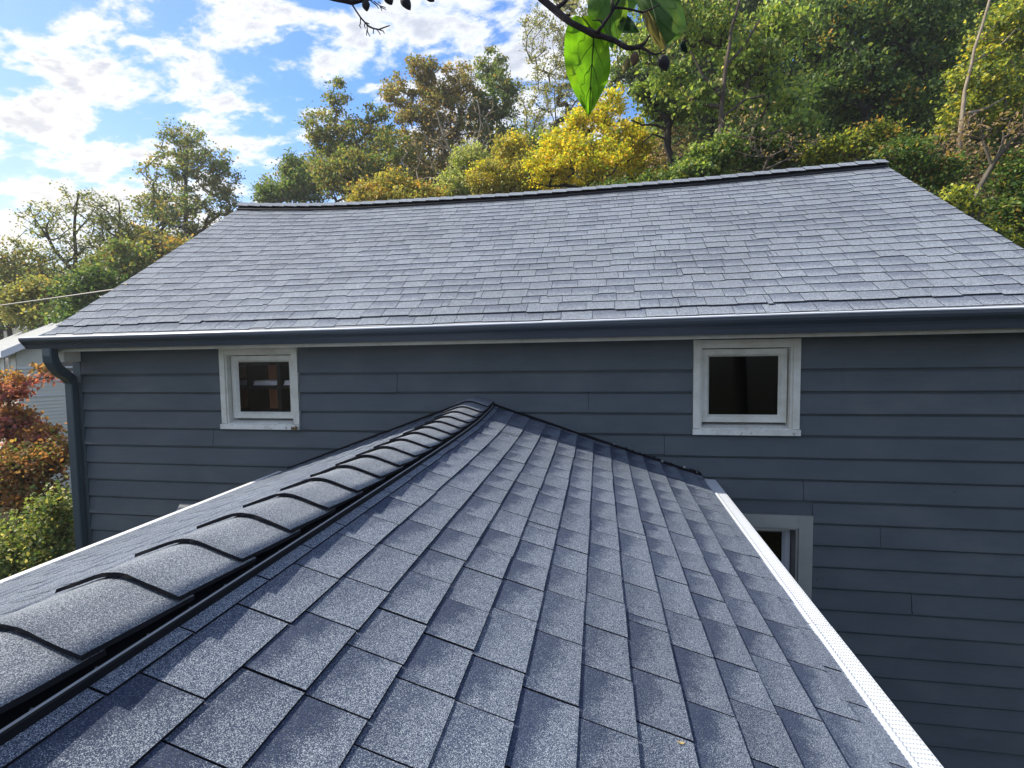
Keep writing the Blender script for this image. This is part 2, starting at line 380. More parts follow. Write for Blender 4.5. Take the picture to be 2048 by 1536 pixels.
EXPO = 0.1500
def tab_mesh(name, e, mats):
    """one shingle tab: x across -0.5..0.5 (scaled to its width), y up the slope; butt lifted on the course below"""
    th, lift, over = 0.0055, 0.0075, 0.03
    L_ = e+over
    nx = 2
    V = []; UV = []
    for (x, y) in ((-0.5, 0), (0.5, 0), (0.5, L_), (-0.5, L_)):
        V.append((x, y, lift*(1-y/L_)))
    for (x, y) in ((-0.5, 0.0015), (0.5, 0.0015), (0.5, L_), (-0.5, L_)):
        V.append((x, y, lift*(1-y/L_)+th))
    F = [(3, 2, 1, 0), (4, 5, 6, 7), (0, 1, 5, 4), (1, 2, 6, 5), (2, 3, 7, 6), (3, 0, 4, 7)]
    me = mesh_from(name, V, F, mats, [1, 0, 1, 1, 1, 1])
    uvl = me.uv_layers.new(name='UVMap')
    for poly in me.polygons:
        for li in poly.loop_indices:
            v = me.vertices[me.loops[li].vertex_index].co
            uvl.data[li].uv = (v.x+0.5, v.y/e)
    return me
def lay_tabs(tabs, e, mats, parent, keep=300, tname='shingle'):
    """tabs: list of (origin at butt centre, across, up, normal, width). The largest in the picture become objects, the rest one mesh"""
    me = tab_mesh(tname, e, mats)
    score = []
    for (o, ax, ay, az, w) in tabs:
        c = o+ay*e/2; u, v, z = proj(c); q = CAM-c; d = np.linalg.norm(q)
        s = 0
        if z > 0.2 and -80 < u < 2128 and -80 < v < 1616: s = max(0.0, (q@az)/d)*w*e/(d*d)
        score.append(s)
    order = sorted(range(len(tabs)), key=lambda i: -score[i]); big = set(i for i in order[:keep] if score[i] > 0)
    V = []; Fc = []; UV = []; MI = []; RN = []
    bv = [np.array(v.co) for v in me.vertices]; bf = [tuple(p.vertices) for p in me.polygons]; bm_ = [p.material_index for p in me.polygons]
    bu = [tuple(me.uv_layers[0].data[li].uv) for p in me.polygons for li in p.loop_indices]
    for i, (o, ax, ay, az, w) in enumerate(tabs):
        if i in big:
            ob = link(tname, me, parent); basis(ob, o, ax, ay, az, w)
        else:
            k = len(V); r = random.random()
            for b in bv: V.append(tuple(o+ax*b[0]*w+ay*b[1]+az*b[2])); RN.append(r)
            Fc += [tuple(j+k for j in f) for f in bf]; MI += bm_; UV += bu
    if V:
        m2 = mesh_from(tname+' field', V, Fc, mats, MI); l = m2.uv_layers.new(name='UVMap'); l.data.foreach_set('uv', np.array(UV).ravel())
        a = m2.attributes.new('rnd', 'FLOAT', 'POINT'); a.data.foreach_set('value', RN)
        o2 = link(tname+'_field', m2, parent); tag(o2, kind='stuff')
def widths(total, lo, hi, rnd):
    out = []; s = 0
    while s < total-0.02:
        w = rnd.uniform(lo, hi)
        if rnd.random() < 0.06: w = rnd.uniform(0.035, 0.07)
        if total-s-w < 0.05: w = total-s
        out.append((s, w)); s += w
    return out
def main_shingles():
    rnd = random.Random(11); tabs = []; slope = math.hypot(YR+OV, 2.21-0.27); n = int((slope-0.03)/EXPO)
    for k in range(n+1):
        s0 = -0.012/slope+k*EXPO/slope
        if s0 > 0.985: break
        off = rnd.uniform(0, 0.2)
        for (a, w) in widths(XR-XL+off+0.02, 0.155, 0.275, rnd):
            x0 = max(XL-0.012, XL-off+a); x1 = min(XR+0.012, XL-off+a+w)
            if x1-x0 < 0.03: continue
            xm = (x0+x1)/2; j = rnd.gauss(0, 0.0022)
            o = main_roof(xm, s0+j); ax = unit(main_roof(x1, s0)-main_roof(x0, s0)); up = unit(main_roof(xm, s0+0.05)-main_roof(xm, s0))
            az = unit(np.cross(ax, up)); ay = np.cross(az, ax); o = o+az*((0.001+rnd.uniform(0, 0.0020)) if k else -0.0055)
            tabs.append((o, ax, ay, az, x1-x0-0.0045))
    lay_tabs(tabs, EXPO, [M_SH_MAIN, M_EDGE], roof)
    # plain courses on the far slope, never seen from here but there
    mb = MB()
    for k in range(n+1):
        s0, s1 = k*EXPO/slope, min(1.0, (k*EXPO+EXPO+0.03)/slope)
        for i in range(len(XS)-1):
            a, b, c, d = back_roof(XS[i], s0), back_roof(XS[i+1], s0), back_roof(XS[i+1], s1), back_roof(XS[i], s1)
            up = np.array([0, 0, 1.0]); mb.hexa([a+up*.012, b+up*.012, c+up*.004, d+up*.004, a+up*.02, b+up*.02, c+up*.010, d+up*.010])
    tag(mb.build('back_shingle_field', M_SH_MAIN, roof), kind='stuff')
main_shingles()

def main_ridge():
    # vent strip under the caps
    mb = MB()
    for s in (-1, 1):
        def prof(x, s=s):
            z = RZ(x); sl = (z-EZ(x))/(YR+OV)
            f = lambda d, h: (x, YR+s*d, z-sl*d+h)
            return [f(0.0, 0.010), f(0.150, 0.010), f(0.150, 0.044), f(0.11, 0.055), f(0.0, 0.072)]
        mb.sweep(prof, list(np.linspace(XL+0.02, XR-0.01, 30)))
    mb.build('ridge_vent', M_BLACK, roof)
    rnd = random.Random(5); x = XL-0.005; e = 0.2035
    while x < XR-0.03:
        x1 = min(x+e+0.05, XR+0.012); V = []; F = []
        for ex, lift in ((x, 0.012), (x1, 0.0)):
            z = RZ(ex); sl = (z-EZ(ex))/(YR+OV)
            for d in (-0.138, -0.07, -0.025, 0.0, 0.025, 0.07, 0.138):
                h = 0.070+lift-sl*abs(d)+(-0.014 if d == 0 else 0)+(0.0 if abs(d) < .1 else 0.0)
                V.append((ex, YR+d, z+h))
            for d in (-0.138, -0.07, -0.025, 0.0, 0.025, 0.07, 0.138):
                h = 0.070+lift-sl*abs(d)+(-0.014 if d == 0 else 0)+0.009
                V.append((ex, YR+d, z+h))
        for j in range(6):
            F += [(7+j, 8+j, 22+j, 21+j), (j+1, j, 14+j, 15+j), (j, j+1, 8+j, 7+j), (15+j, 14+j, 21+j, 22+j)]
        F += [(0, 7, 21, 14), (6, 20, 27, 13)]
        me = mesh_from('ridge_cap', V, F, [M_SH_MAIN, M_EDGE], [0, 1, 1, 1]*6+[1, 1])
        uvl = me.uv_layers.new(name='UVMap')
        for i, q in enumerate(uvl.data): q.uv = (0.5, 0.2)
        link('ridge_cap', me, roof); x += e
main_ridge()

# gables, soffit, fascia, rake boards, wall shells
OPEN = [(-3.724, -2.978, -0.68, 0.027), (0.853, 1.599, -0.68, 0.027), (0.93, 1.666, -2.78, -1.53)]      # x0,x1,z0,z1 of the openings in the front wall
def wall_shell():
    mb = MB()
    xs = sorted(set([WL, WR]+[q for o in OPEN for q in o[:2]])); zs = sorted(set([GZ-0.3, 0.20]+[q for o in OPEN for q in o[2:]]))
    for i in range(len(xs)-1):
        for j in range(len(zs)-1):
            cx, cz = (xs[i]+xs[i+1])/2, (zs[j]+zs[j+1])/2
            if any(o[0] < cx < o[1] and o[2] < cz < o[3] for o in OPEN): continue
            mb.box((xs[i], 0.0, zs[j]), (xs[i+1], 0.14, zs[j+1]))
    Y2 = 2*YR
    
    for (ya, yb, za, zb) in ((0.1402, 0.35, GZ-.3, .2), (0.35, 1.05, GZ-.3, -.85), (0.35, 1.05, .11, .2), (1.05, Y2-0.1402, GZ-.3, .2)): mb.box((WL, ya, za), (WL+0.14, yb, zb))   # the gable wall with an added unseen opening that lets daylight onto the shelf
    mb.box((WR-0.14, 0.1402, GZ-0.3), (WR, Y2-0.1402, 0.2)); mb.box((WL, Y2-0.14, GZ-0.3), (WR, Y2, 0.2))
    for x in (WL, WR-0.14):                                           # gable triangles
        mb.add([(x, 0, 0.2), (x, Y2, 0.2), (x, YR, 2.06), (x+0.14, 0, 0.2), (x+0.14, Y2, 0.2), (x+0.14, YR, 2.06)], [(0, 2, 1), (3, 4, 5), (0, 1, 4, 3), (1, 2, 5, 4), (2, 0, 3, 5)])
    mb.box((WL+0.1403, 0.1405, 0.14), (WR-0.1403, Y2-0.1405, 0.19)); mb.box((WL+0.1403, 0.1405, -1.30), (WR-0.1403, Y2-0.1405, -1.2))   # ceiling and upper floor
    mb.box((-0.6, 0.1405, -1.1995), (-0.5, Y2-0.1405, 0.1395))         # partition between the two upper rooms
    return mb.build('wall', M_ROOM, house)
wall = wall_shell()
M_ROOMWALL = M_ROOM
def siding():
    z0, e = 0.0118, 0.18587; rnd = random.Random(21)
    holes = [(-3.779, -2.923, -0.735, 0.09), (0.798, 1.654, -0.735, 0.09), (0.82, 1.776, -2.9, -1.42)]
    joints = {3: [-0.10], 5: [0.56, -3.9], 7: [1.70], 2: [-1.9], 9: [-2.6, 2.3], 12: [2.55], 15: [1.1], 18: [2.1]}
    for k in range(1, 24):
        zb = z0-k*e+rnd.gauss(0, 0.0015); zt = (0.20 if k == 1 else z0-(k-1)*e+0.022); 
        xs = [WL+0.0, WR]
        cuts = list(joints.get(k, []))
        segs = [(WL+0.002, WR-0.002)]
        for (a, b, c, d) in holes:                                     # boards stop at the casings
            if zt-0.03 > c and zb < d:
                n2 = []
                for (s0, s1) in segs:
                    if b <= s0 or a >= s1: n2.append((s0, s1)); continue
                    if a-s0 > 0.02: n2.append((s0, a-0.003))
                    if s1-b > 0.02: n2.append((b+0.003, s1))
                segs = n2
        fin = []
        for (s0, s1) in segs:
            p = s0
            for q in sorted(cuts):
                if s0+0.1 < q < s1-0.1: fin.append((p, q-0.0018)); p = q+0.0018
            fin.append((p, s1))
        for (s0, s1) in fin:
            dz = rnd.gauss(0, 0.0012); dy = rnd.uniform(0, 0.003); n_ = max(2, int((s1-s0)/0.45)+1); xs_ = list(np.linspace(s0, s1, n_)); ph = rnd.uniform(0, 6)
            wv = {x: (rnd.gauss(0, .0011)+.0012*math.sin(1.7*x+ph), rnd.gauss(0, .0010)) for x in xs_}
            mb = MB(); mb.sweep(lambda x: [(x, -0.0350-dy+wv[x][1], zb+dz+wv[x][0]+.0015), (x, -0.0335-dy+wv[x][1], zb+dz+wv[x][0]), (x, -0.0005, zb+dz+wv[x][0]), (x, -0.0005, zt), (x, -0.0030, zt), (x, -0.0035, zt-.040), (x, -0.0125-dy, zt-.047)], xs_)
            mb.build('siding_board', M_SIDING, wall)
        for (a, b, c, d) in holes:                                     # the strip of board that shows above a casing
            if zb < d < zt-0.02 and d < 0:
                V = [(a-0.003, -0.016, d+.002), (b+0.003, -0.016, d+.002), (b+0.003, -0.0005, d+.002), (a-0.003, -0.0005, d+.002), (a-0.003, -0.0085, zt), (b+0.003, -0.0085, zt), (b+0.003, -0.0005, zt), (a-0.003, -0.0005, zt)]
                mb = MB(); mb.hexa(V); mb.build('siding_board', M_SIDING, wall)
        # the strip of board that shows under a sill
        for (a, b, c, d) in holes[:2]:
            if zb < c-0.02 and c < zt-0.03:
                V = [(a-0.003, -0.022, zb), (b+0.003, -0.022, zb), (b+0.003, -0.0005, zb), (a-0.003, -0.0005, zb), (a-0.003, -0.012, c-0.001), (b+0.003, -0.012, c-0.001), (b+0.003, -0.0005, c-0.001), (a-0.003, -0.0005, c-0.001)]
                mb = MB(); mb.hexa(V); mb.build('siding_board', M_SIDING, wall)
siding()
def eave_trim():
    G = interp([(-5.66, 0.098), (-2.17, 0.105), (1.86, 0.118), (3.6, 0.127)])
    mb = MB()
    mb.sweep(lambda x: [(x, -0.275, G(x)-0.030), (x, -0.252, G(x)-0.030), (x, -0.252, EZ(x)-0.052), (x, -0.275, EZ(x)-0.052)], [XL+0.03, -2, 0, 1.9, XR-0.03]); mb.build('fascia', M_TRIM, house)
    mb = MB(); mb.sweep(lambda x: [(x, -0.251, G(x)-0.012), (x, -0.0005, G(x)-0.012), (x, -0.0005, G(x)+0.0), (x, -0.251, G(x)+0.0)], [XL+0.03, -2, 0, 1.9, XR-0.03]); mb.build('soffit', M_TRIM, house)
    mb = MB()                                                          # rake boards under the roof edges
    for x0, x1 in ((XL+0.002, XL+0.026), (XR-0.026, XR-0.002)):
        for fn in (main_roof, back_roof):
            a, b = fn(x0, 0.0), fn(x0, 1.0)
            mb.hexa([a-(0, 0, .20), (x1, a[1], a[2]-.20), (x1, b[1], b[2]-.2), b-(0, 0, .2), a-(0, 0, .055), (x1, a[1], a[2]-.055), (x1, b[1], b[2]-.062), b-(0, 0, .062)])
    mb.build('rake_board', M_CORNER, house)
    mb = MB(); mb.box((-5.505, -0.200, -0.035), (-5.430, -0.030, 0.083)); mb.build('eave_return', M_TRIM, house)
    mb = MB(); mb.box((-5.535, -0.034, GZ), (-5.4415, 0.06, 0.0855)); mb.build('corner_board', M_CORNER, house)
    mb = MB(); mb.box((3.4415, -0.034, GZ), (3.53, 0.06, 0.10)); mb.build('corner_board', M_CORNER, house)
    mb = MB(); mb.sweep(lambda x: [(x, -OV-.016, EZ(x)-.030), (x, -OV-.001, EZ(x)-.030), (x, -OV-.001, EZ(x)-.001), (x, -OV-.016, EZ(x)-.009)], list(XS)); mb.build('drip_edge', simple('grey drip edge', (.34, .35, .36), .5, .4, var=.1), roof)
    # K-style gutter
    T = interp([(-5.66, 0.206), (-2.16, 0.222), (1.85, 0.262), (3.6, 0.268)])
    def prof(x):
        b, t = G(x), T(x); h = t-b
        return [(x, -0.2765, b), (x, -0.375, b), (x, -0.385, b+0.03*h/0.12), (x, -0.400, b+h*0.45), (x, -0.432, b+h*0.66), (x, -0.440, b+h*0.80), (x, -0.440, t),
                (x, -0.434, t), (x, -0.434, b+h*0.80), (x, -0.427, b+h*0.68), (x, -0.395, b+h*0.47), (x, -0.378, b+0.006), (x, -0.2805, b+0.006), (x, -0.2805, t+0.012), (x, -0.2765, t+0.012)]
    XGs = list(np.linspace(-5.665, 3.62, 20))
    mb = MB(); mb.sweep(prof, XGs)
    g = mb.build('gutter', M_GUT, house)
    mb = MB(); mb.add([prof(-5.667)[i] for i in (0, 1, 2, 3, 4, 5, 6, 14)]+[prof(-5.660)[i] for i in (0, 1, 2, 3, 4, 5, 6, 14)], [tuple(range(8)), tuple(range(8, 16))[::-1]]+[(i, (i+1) % 8, (i+1) % 8+8, i+8) for i in range(8)]); mb.build('end_cap', M_GUT, g)
    mb = MB()                                                          # guard: bright rolled hem over the lip, sheet running back under the shingles
    mb.sweep(lambda x: [(x, -0.4445, T(x)-0.004), (x, -0.4465, T(x)+0.004), (x, -0.441, T(x)+0.011), (x, -0.425, T(x)+0.012), (x, -0.285, EZ(x)-0.012), (x, -0.285, EZ(x)-0.016), (x, -0.425, T(x)+0.008), (x, -0.4405, T(x)+0.004)], list(np.linspace(-5.64, 3.60, 20)))
    mb.build('gutter_guard', M_LIP, g)
eave_trim()
def downspout():
    # rectangular pipe with a swept offset elbow, ribs where the elbow is crimped, then straight down the corner
    path = [(-5.42, -0.345, 0.103), (-5.42, -0.345, 0.03), (-5.425, -0.335, -0.02), (-5.435, -0.295, -0.085), (-5.45, -0.235, -0.135), (-5.475, -0.165, -0.175), (-5.495, -0.105, -0.215), (-5.507, -0.085, -0.262), (-5.512, -0.082, -0.34), (-5.515, -0.082, -1.6), (-5.52, -0.082, GZ+0.02)]
    w, d = 0.045, 0.036; mb = MB(); rings = []
    P = [np.array(p) for p in path]
    for i, p in enumerate(P):
        t = unit(P[min(i+1, len(P)-1)]-P[max(i-1, 0)]); ax = unit(np.cross(np.array([0, 1.0, 0.0]) if abs(t[1]) < 0.9 else np.array([0, 0, 1.0]), t)); ax = np.array([1.0, 0, 0])-t*t[0]; ax = unit(ax); ay = np.cross(t, ax)
        k = (1.20 if i < 7 else 1.0)+(0.07 if i in (2, 4, 6) else 0)
        ring = []
        for (a, b) in ((-1, -.8), (-.8, -1), (.8, -1), (1, -.8), (1, .8), (.8, 1), (-.8, 1), (-1, .8)): ring.append(p+ax*a*w*k+ay*b*d*k)
        rings.append(ring)
    n = 8; mb.add([q for r in rings for q in r], [(i*n+j, i*n+(j+1) % n, (i+1)*n+(j+1) % n, (i+1)*n+j) for i in range(len(P)-1) for j in range(n)]+[tuple(range(n))[::-1], tuple(range((len(P)-1)*n, len(P)*n))])
    o = mb.build('downspout', M_DOWN, house)
    mb = MB(); mb.box((-5.562, -0.125, -0.262), (-5.455, -0.040, -0.252)); mb.build('crimp_band', M_DOWN, o)
downspout()

def window(x0, x1, z0, z1, mats, sash_frac, name_label, sill=True, deep=0.078, cw=0.055, extra_rot=False):
    """casing with stepped profile, jambs, sash with bevelled glazing bead, pane, sloping sill"""
    trim, sash_m, sill_m = mats
    yf = -0.040
    mb = MB(); zb = z0+(0.052 if sill else 0.0)
    mb.box((x0, yf, zb), (x0+cw, 0.0, z1)); mb.box((x1-cw, yf, zb), (x1, 0.0, z1)); mb.box((x0+cw+.0005, yf+.001, z1-cw), (x1-cw-.0005, 0.0, z1-.001))
    if not sill: mb.box((x0+cw+.0005, yf+.001, z0), (x1-cw-.0005, 0.0, z0+cw))
    # inner step of the casing (a thin bead)
    b = 0.018
    mb.box((x0+cw+.0005, yf+0.014, zb), (x0+cw+b, 0.0, z1-cw-.0005)); mb.box((x1-cw-b, yf+0.014, zb), (x1-cw-.0005, 0.0, z1-cw-.0005)); mb.box((x0+cw+b+.0005, yf+0.015, z1-cw-b), (x1-cw-b-.0005, 0.0, z1-cw-.0005))
    w = mb.build('window', trim, house); w['label'] = name_label
    # jamb liner
    mb = MB(); i0, i1, k1 = x0+cw+0.004, x1-cw-0.004, z1-cw-0.004; k0 = z0+0.05
    mb.box((i0-.004, 0.0005, k0), (i0+.012, 0.139, k1)); mb.box((i1-.012, 0.0005, k0), (i1+.004, 0.139, k1)); mb.box((i0+.0125, 0.0005, k1-.012), (i1-.0125, 0.139, k1+.004))
    mb.build('jamb', trim, w)
    a0, a1 = i0+0.023, i1-0.023; c0 = zb+0.048 if sill else z0+cw+0.02; c1 = k1-0.022
    mb = MB(); r = sash_frac; ys = deep-0.05; yb = deep
    mb.box((a0, ys, c0), (a0+r, yb, c1)); mb.box((a1-r, ys, c0), (a1, yb, c1)); mb.box((a0+r+.0003, ys+.0005, c0), (a1-r-.0003, yb, c0+r)); mb.box((a0+r+.0003, ys+.0005, c1-r), (a1-r-.0003, yb, c1))
    # bevelled bead round the glass
    q = 0.018; g0, g1, h0, h1 = a0+r, a1-r, c0+r, c1-r
    def bead(pa, pb, ia, ib):
        mb.add([(pa[0], ys+.002, pa[1]), (pb[0], ys+.002, pb[1]), (ib[0], ys+.026, ib[1]), (ia[0], ys+.026, ia[1])], [(0, 1, 2, 3)])
    o4 = [(g0, h0), (g1, h0), (g1, h1), (g0, h1)]; i4 = [(g0+q, h0+q), (g1-q, h0+q), (g1-q, h1-q), (g0+q, h1-q)]
    for k in range(4): bead(o4[k], o4[(k+1) % 4], i4[k], i4[(k+1) % 4])
    s = mb.build('sash', sash_m, w)
    mb = MB(); mb.add([(g0+.001, ys+.027, h0+.001), (g1-.001, ys+.027, h0+.001), (g1-.001, ys+.027, h1-.001), (g0+.001, ys+.027, h1-.001)], [(0, 1, 2, 3)]); mb.build('pane', M_GLASS, w)
    if sill:
        mb = MB(); zs = z0+0.052
        # sloping top, thick nose, small ears past the casing
        mb.add([(x0-0.004, -0.060, z0), (x1+0.004, -0.060, z0), (x1+0.004, -0.0005, z0+.004), (x0-0.004, -0.0005, z0+.004), (x0-0.004, -0.062, zs-.004), (x1+0.004, -0.062, zs-.004), (x1+0.004, -0.0005, zs+.012-.0125), (x0-0.004, -0.0005, zs+.012-.0125)],
               [(0, 3, 2, 1), (4, 5, 6, 7), (0, 1, 5, 4), (1, 2, 6, 5), (2, 3, 7, 6), (3, 0, 4, 7)])
        mb.hexa([(i0-.003, -0.0395, zs-.006), (i1+.003, -0.0395, zs-.006), (i1+.003, 0.138, zs-.006), (i0-.003, 0.138, zs-.006), (i0-.003, -0.0395, zs+.003), (i1+.003, -0.0395, zs+.003), (i1+.003, 0.138, zs+.034), (i0-.003, 0.138, zs+.034)])
        sl_ = mb.build('sill', sill_m, w)
        if extra_rot:
            mb = MB(); rr = random.Random(3)
            for k in range(9):
                cx, cy, cz = x1-0.075+0.07*rr.random(), -0.064-0.012*rr.random(), z0+0.002+0.034*rr.random(); h = 0.010+0.010*rr.random()
                P = [(cx+h*math.cos(a)*rr.uniform(.6, 1.2), cy-0.004*rr.random(), cz+h*math.sin(a)*rr.uniform(.6, 1.2)) for a in np.linspace(0, 6.28, 7)[:-1]]
                mb.add(P+[(cx, cy-0.012, cz)]+[(cx, cy+.02, cz)], [(i, (i+1) % 6, 6) for i in range(6)]+[((i+1) % 6, i, 7) for i in range(6)])
            mb.build('rotted_corner', M_ROT, sl_)
    return w
window(-3.779, -2.923, -0.733, 0.082, (M_TRIM, M_TRIM, M_SILL), 0.046, 'white framed window with a rotted sill corner', extra_rot=True)
window(0.798, 1.654, -0.733, 0.082, (M_TRIM, M_TRIM, M_SILL), 0.046, 'white framed window with a black pane')
window(0.82, 1.776, -2.9, -1.42, (M_TAN, M_VINYL, M_TAN), 0.040, 'greige framed window behind the white gutter', sill=False, deep=0.135, cw=0.110)
def vent_hood():
    mb = MB(); x, z = -4.24, -1.57
    mb.add([(x-.09, -.018, z-.10), (x+.09, -.018, z-.10), (x+.09, -.018, z+.04), (x-.09, -.018, z+.04), (x-.09, -.15, z-.10), (x+.09, -.15, z-.10), (x+.07, -.05, z+.04), (x-.07, -.05, z+.04)],
           [(0, 1, 2, 3), (4, 7, 6, 5), (0, 4, 5, 1), (1, 5, 6, 2), (3, 2, 6, 7), (0, 3, 7, 4)]); mb.build('vent_hood', M_TAN, house)
vent_hood()
# dark shelving that shows through the left window, standing in the room
shelf = thing('shelf_unit', 'dark wooden shelf unit with reddish back seen through the left window', 'shelf', (-3.6, 0.5, -1.2))
def shelf_unit():
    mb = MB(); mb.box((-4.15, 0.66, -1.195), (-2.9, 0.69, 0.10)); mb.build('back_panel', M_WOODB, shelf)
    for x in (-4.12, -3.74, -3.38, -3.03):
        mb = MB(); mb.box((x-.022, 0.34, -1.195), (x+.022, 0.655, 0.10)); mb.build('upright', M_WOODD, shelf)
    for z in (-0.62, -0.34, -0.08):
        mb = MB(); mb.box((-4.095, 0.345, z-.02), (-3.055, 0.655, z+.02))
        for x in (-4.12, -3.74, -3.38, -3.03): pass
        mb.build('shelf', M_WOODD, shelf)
shelf_unit()
for (x0, x1, z, lab) in ((-4.08, -3.78, -0.318, 'left added white stack for a light strip on the lower shelf behind the left window'), (-3.70, -3.42, -0.318, 'middle added white stack for a light strip on the lower shelf behind the left window'), (-3.34, -3.07, -0.318, 'right added white stack for a light strip on the lower shelf behind the left window'),
                         (-4.08, -3.78, -0.058, 'left added white stack for a light strip on the upper shelf behind the left window'), (-3.70, -3.42, -0.058, 'middle added white stack for a light strip on the upper shelf behind the left window'), (-3.34, -3.07, -0.058, 'right added white stack for a light strip on the upper shelf behind the left window')):
    mb = MB()
    for k in range(4): mb.box((x0+.004*(k % 2), .36+.006*k, z+.0125*k), (x1-.004*((k+1) % 2), .62, z+.0125*k+.011))
    tag(mb.build('light_strip', M_LIGHTSTRIP), lab, 'light strip', 'added white strips of light on the shelves indoors')  # added white stacks stand in for the bright strips of light indoors

# ------------------------------------------------------------------ the low gabled extension the photographer stands on
XG, ZG, TR, TL = -0.9545, -0.5003, math.tan(0.3231), math.tan(0.3503)
XA = -1.135; ZA = ZG+(XG-XA)*TR; XE, XW = 0.858, -3.075
YN = -6.6
def sag(y): return 0.0088*(-y)+0.1004*(1-math.exp(min(0, y)/0.5))
def near_roof(x, y):
    if x >= XA:
        w = max(0.0, (XE-x)/(XE-XA))**0.8; return np.array([x, y, ZA-(x-XA)*TR-sag(y)*w+0.034*max(y, -4.5)*(1-w)])
    w = max(0.0, (x-XW)/(XA-XW))**0.8; return np.array([x, y, ZA-(XA-x)*TL-sag(y)*w+0.011*max(y, -4.5)*(1-w)])
ext = thing('house_extension', 'low gabled extension with granular grey shingle roof in the foreground', 'building', (-1.1, -3.3, GZ))
def ext_body():
    mb = MB(); mb.box((XW+0.25, YN+0.2, GZ-0.3), (XE-0.25, -0.024, -1.30)); mb.build('wall', M_SIDING, ext)
    mb = MB(); xs = [XW]+list(np.linspace(XW, XA, 8)[1:])+list(np.linspace(XA, XE, 9)[1:]); ys = list(np.linspace(-0.026, -1.6, 10))+list(np.linspace(-1.6, YN, 12)[1:])
    n = len(xs); top = [near_roof(x, y) for y in ys for x in xs]; bot = [p-(0, 0, .05) for p in top]
    F = []; k = len(top)
    for j in range(len(ys)-1):
        for i in range(n-1):
            a = j*n+i; F.append((a, a+n, a+n+1, a+1)); F.append((k+a, k+a+1, k+a+n+1, k+a+n))
    for j in range(len(ys)-1):
        a = j*n; F.append((a, k+a, k+a+n, a+n)); a = j*n+n-1; F.append((a, a+n, k+a+n, k+a))
    for i in range(n-1):
        F.append((i, i+1, k+i+1, k+i)); a = (len(ys)-1)*n+i; F.append((a, k+a, k+a+1, a+1))
    mb.add(top+bot, F)
    return mb.build('roof', M_DECK, ext)
nroof = ext_body()
def near_shingles():
    rnd = random.Random(4); tabs = []; cR = math.cos(0.3231); e = 0.1515
    y0 = -0.030
    k = 0
    while True:
        x = XE+0.012 if k == 0 else 0.804-(k-1)*e*cR                   # butt line of the course, counted from the eave
        if x < XG-0.02: break
        off = rnd.uniform(0, 0.2)
        for (a, w) in widths(-(YN-y0)+off, 0.175, 0.285, rnd):
            y1 = min(y0, y0+off-a); ya = max(YN, y0+off-a-w)
            if y1-ya < 0.03: continue
            ym = (y1+ya)/2; o = near_roof(min(x, XE), ym)
            if x > XE: o = o+np.array([x-XE, 0, -(x-XE)*TR])
            up = unit(near_roof(x-0.1, ym)-near_roof(x-.0, ym)) if x <= XE else unit(near_roof(XE-.1, ym)-near_roof(XE, ym))
            al = unit(near_roof(min(x, XE)-.05, y1)-near_roof(min(x, XE)-.05, ya)); az = unit(np.cross(al, up)); 
            if az[2] < 0: az = -az; al = -al
            up = np.cross(az, al); jit = rnd.gauss(0, 0.0015)
            lw = min(e+0.03, (x-XG+0.03)/cR)
            tabs.append((o+az*(0.001+rnd.uniform(0, .0025))+up*jit, al, up, az, y1-ya-0.0055))
        k += 1
    cL = math.cos(0.3503); k = 0
    while True:
        x = XW-0.012+k*e*cL
        if x > XA-0.19: break
        off = rnd.uniform(0, 0.2)
        for (a, w) in widths(-(YN-y0)+off, 0.175, 0.285, rnd):
            y1 = min(y0, y0+off-a); ya = max(YN, y0+off-a-w)
            if y1-ya < 0.03: continue
            ym = (y1+ya)/2; xx = max(x, XW); o = near_roof(xx, ym)
            if x < XW: o = o+np.array([x-XW, 0, -(XW-x)*TL])
            up = unit(near_roof(xx+.1, ym)-near_roof(xx, ym)); al = unit(near_roof(xx+.05, ya)-near_roof(xx+.05, y1)); az = unit(np.cross(al, up))
            if az[2] < 0: az = -az; al = -al
            up = np.cross(az, al)
            tabs.append((o+az*(0.001+rnd.uniform(0, .0012)), al, up, az, y1-ya-0.0055))
        k += 1
    lay_tabs(tabs, e, [M_SH_NEAR, M_EDGE], nroof)
near_shingles()
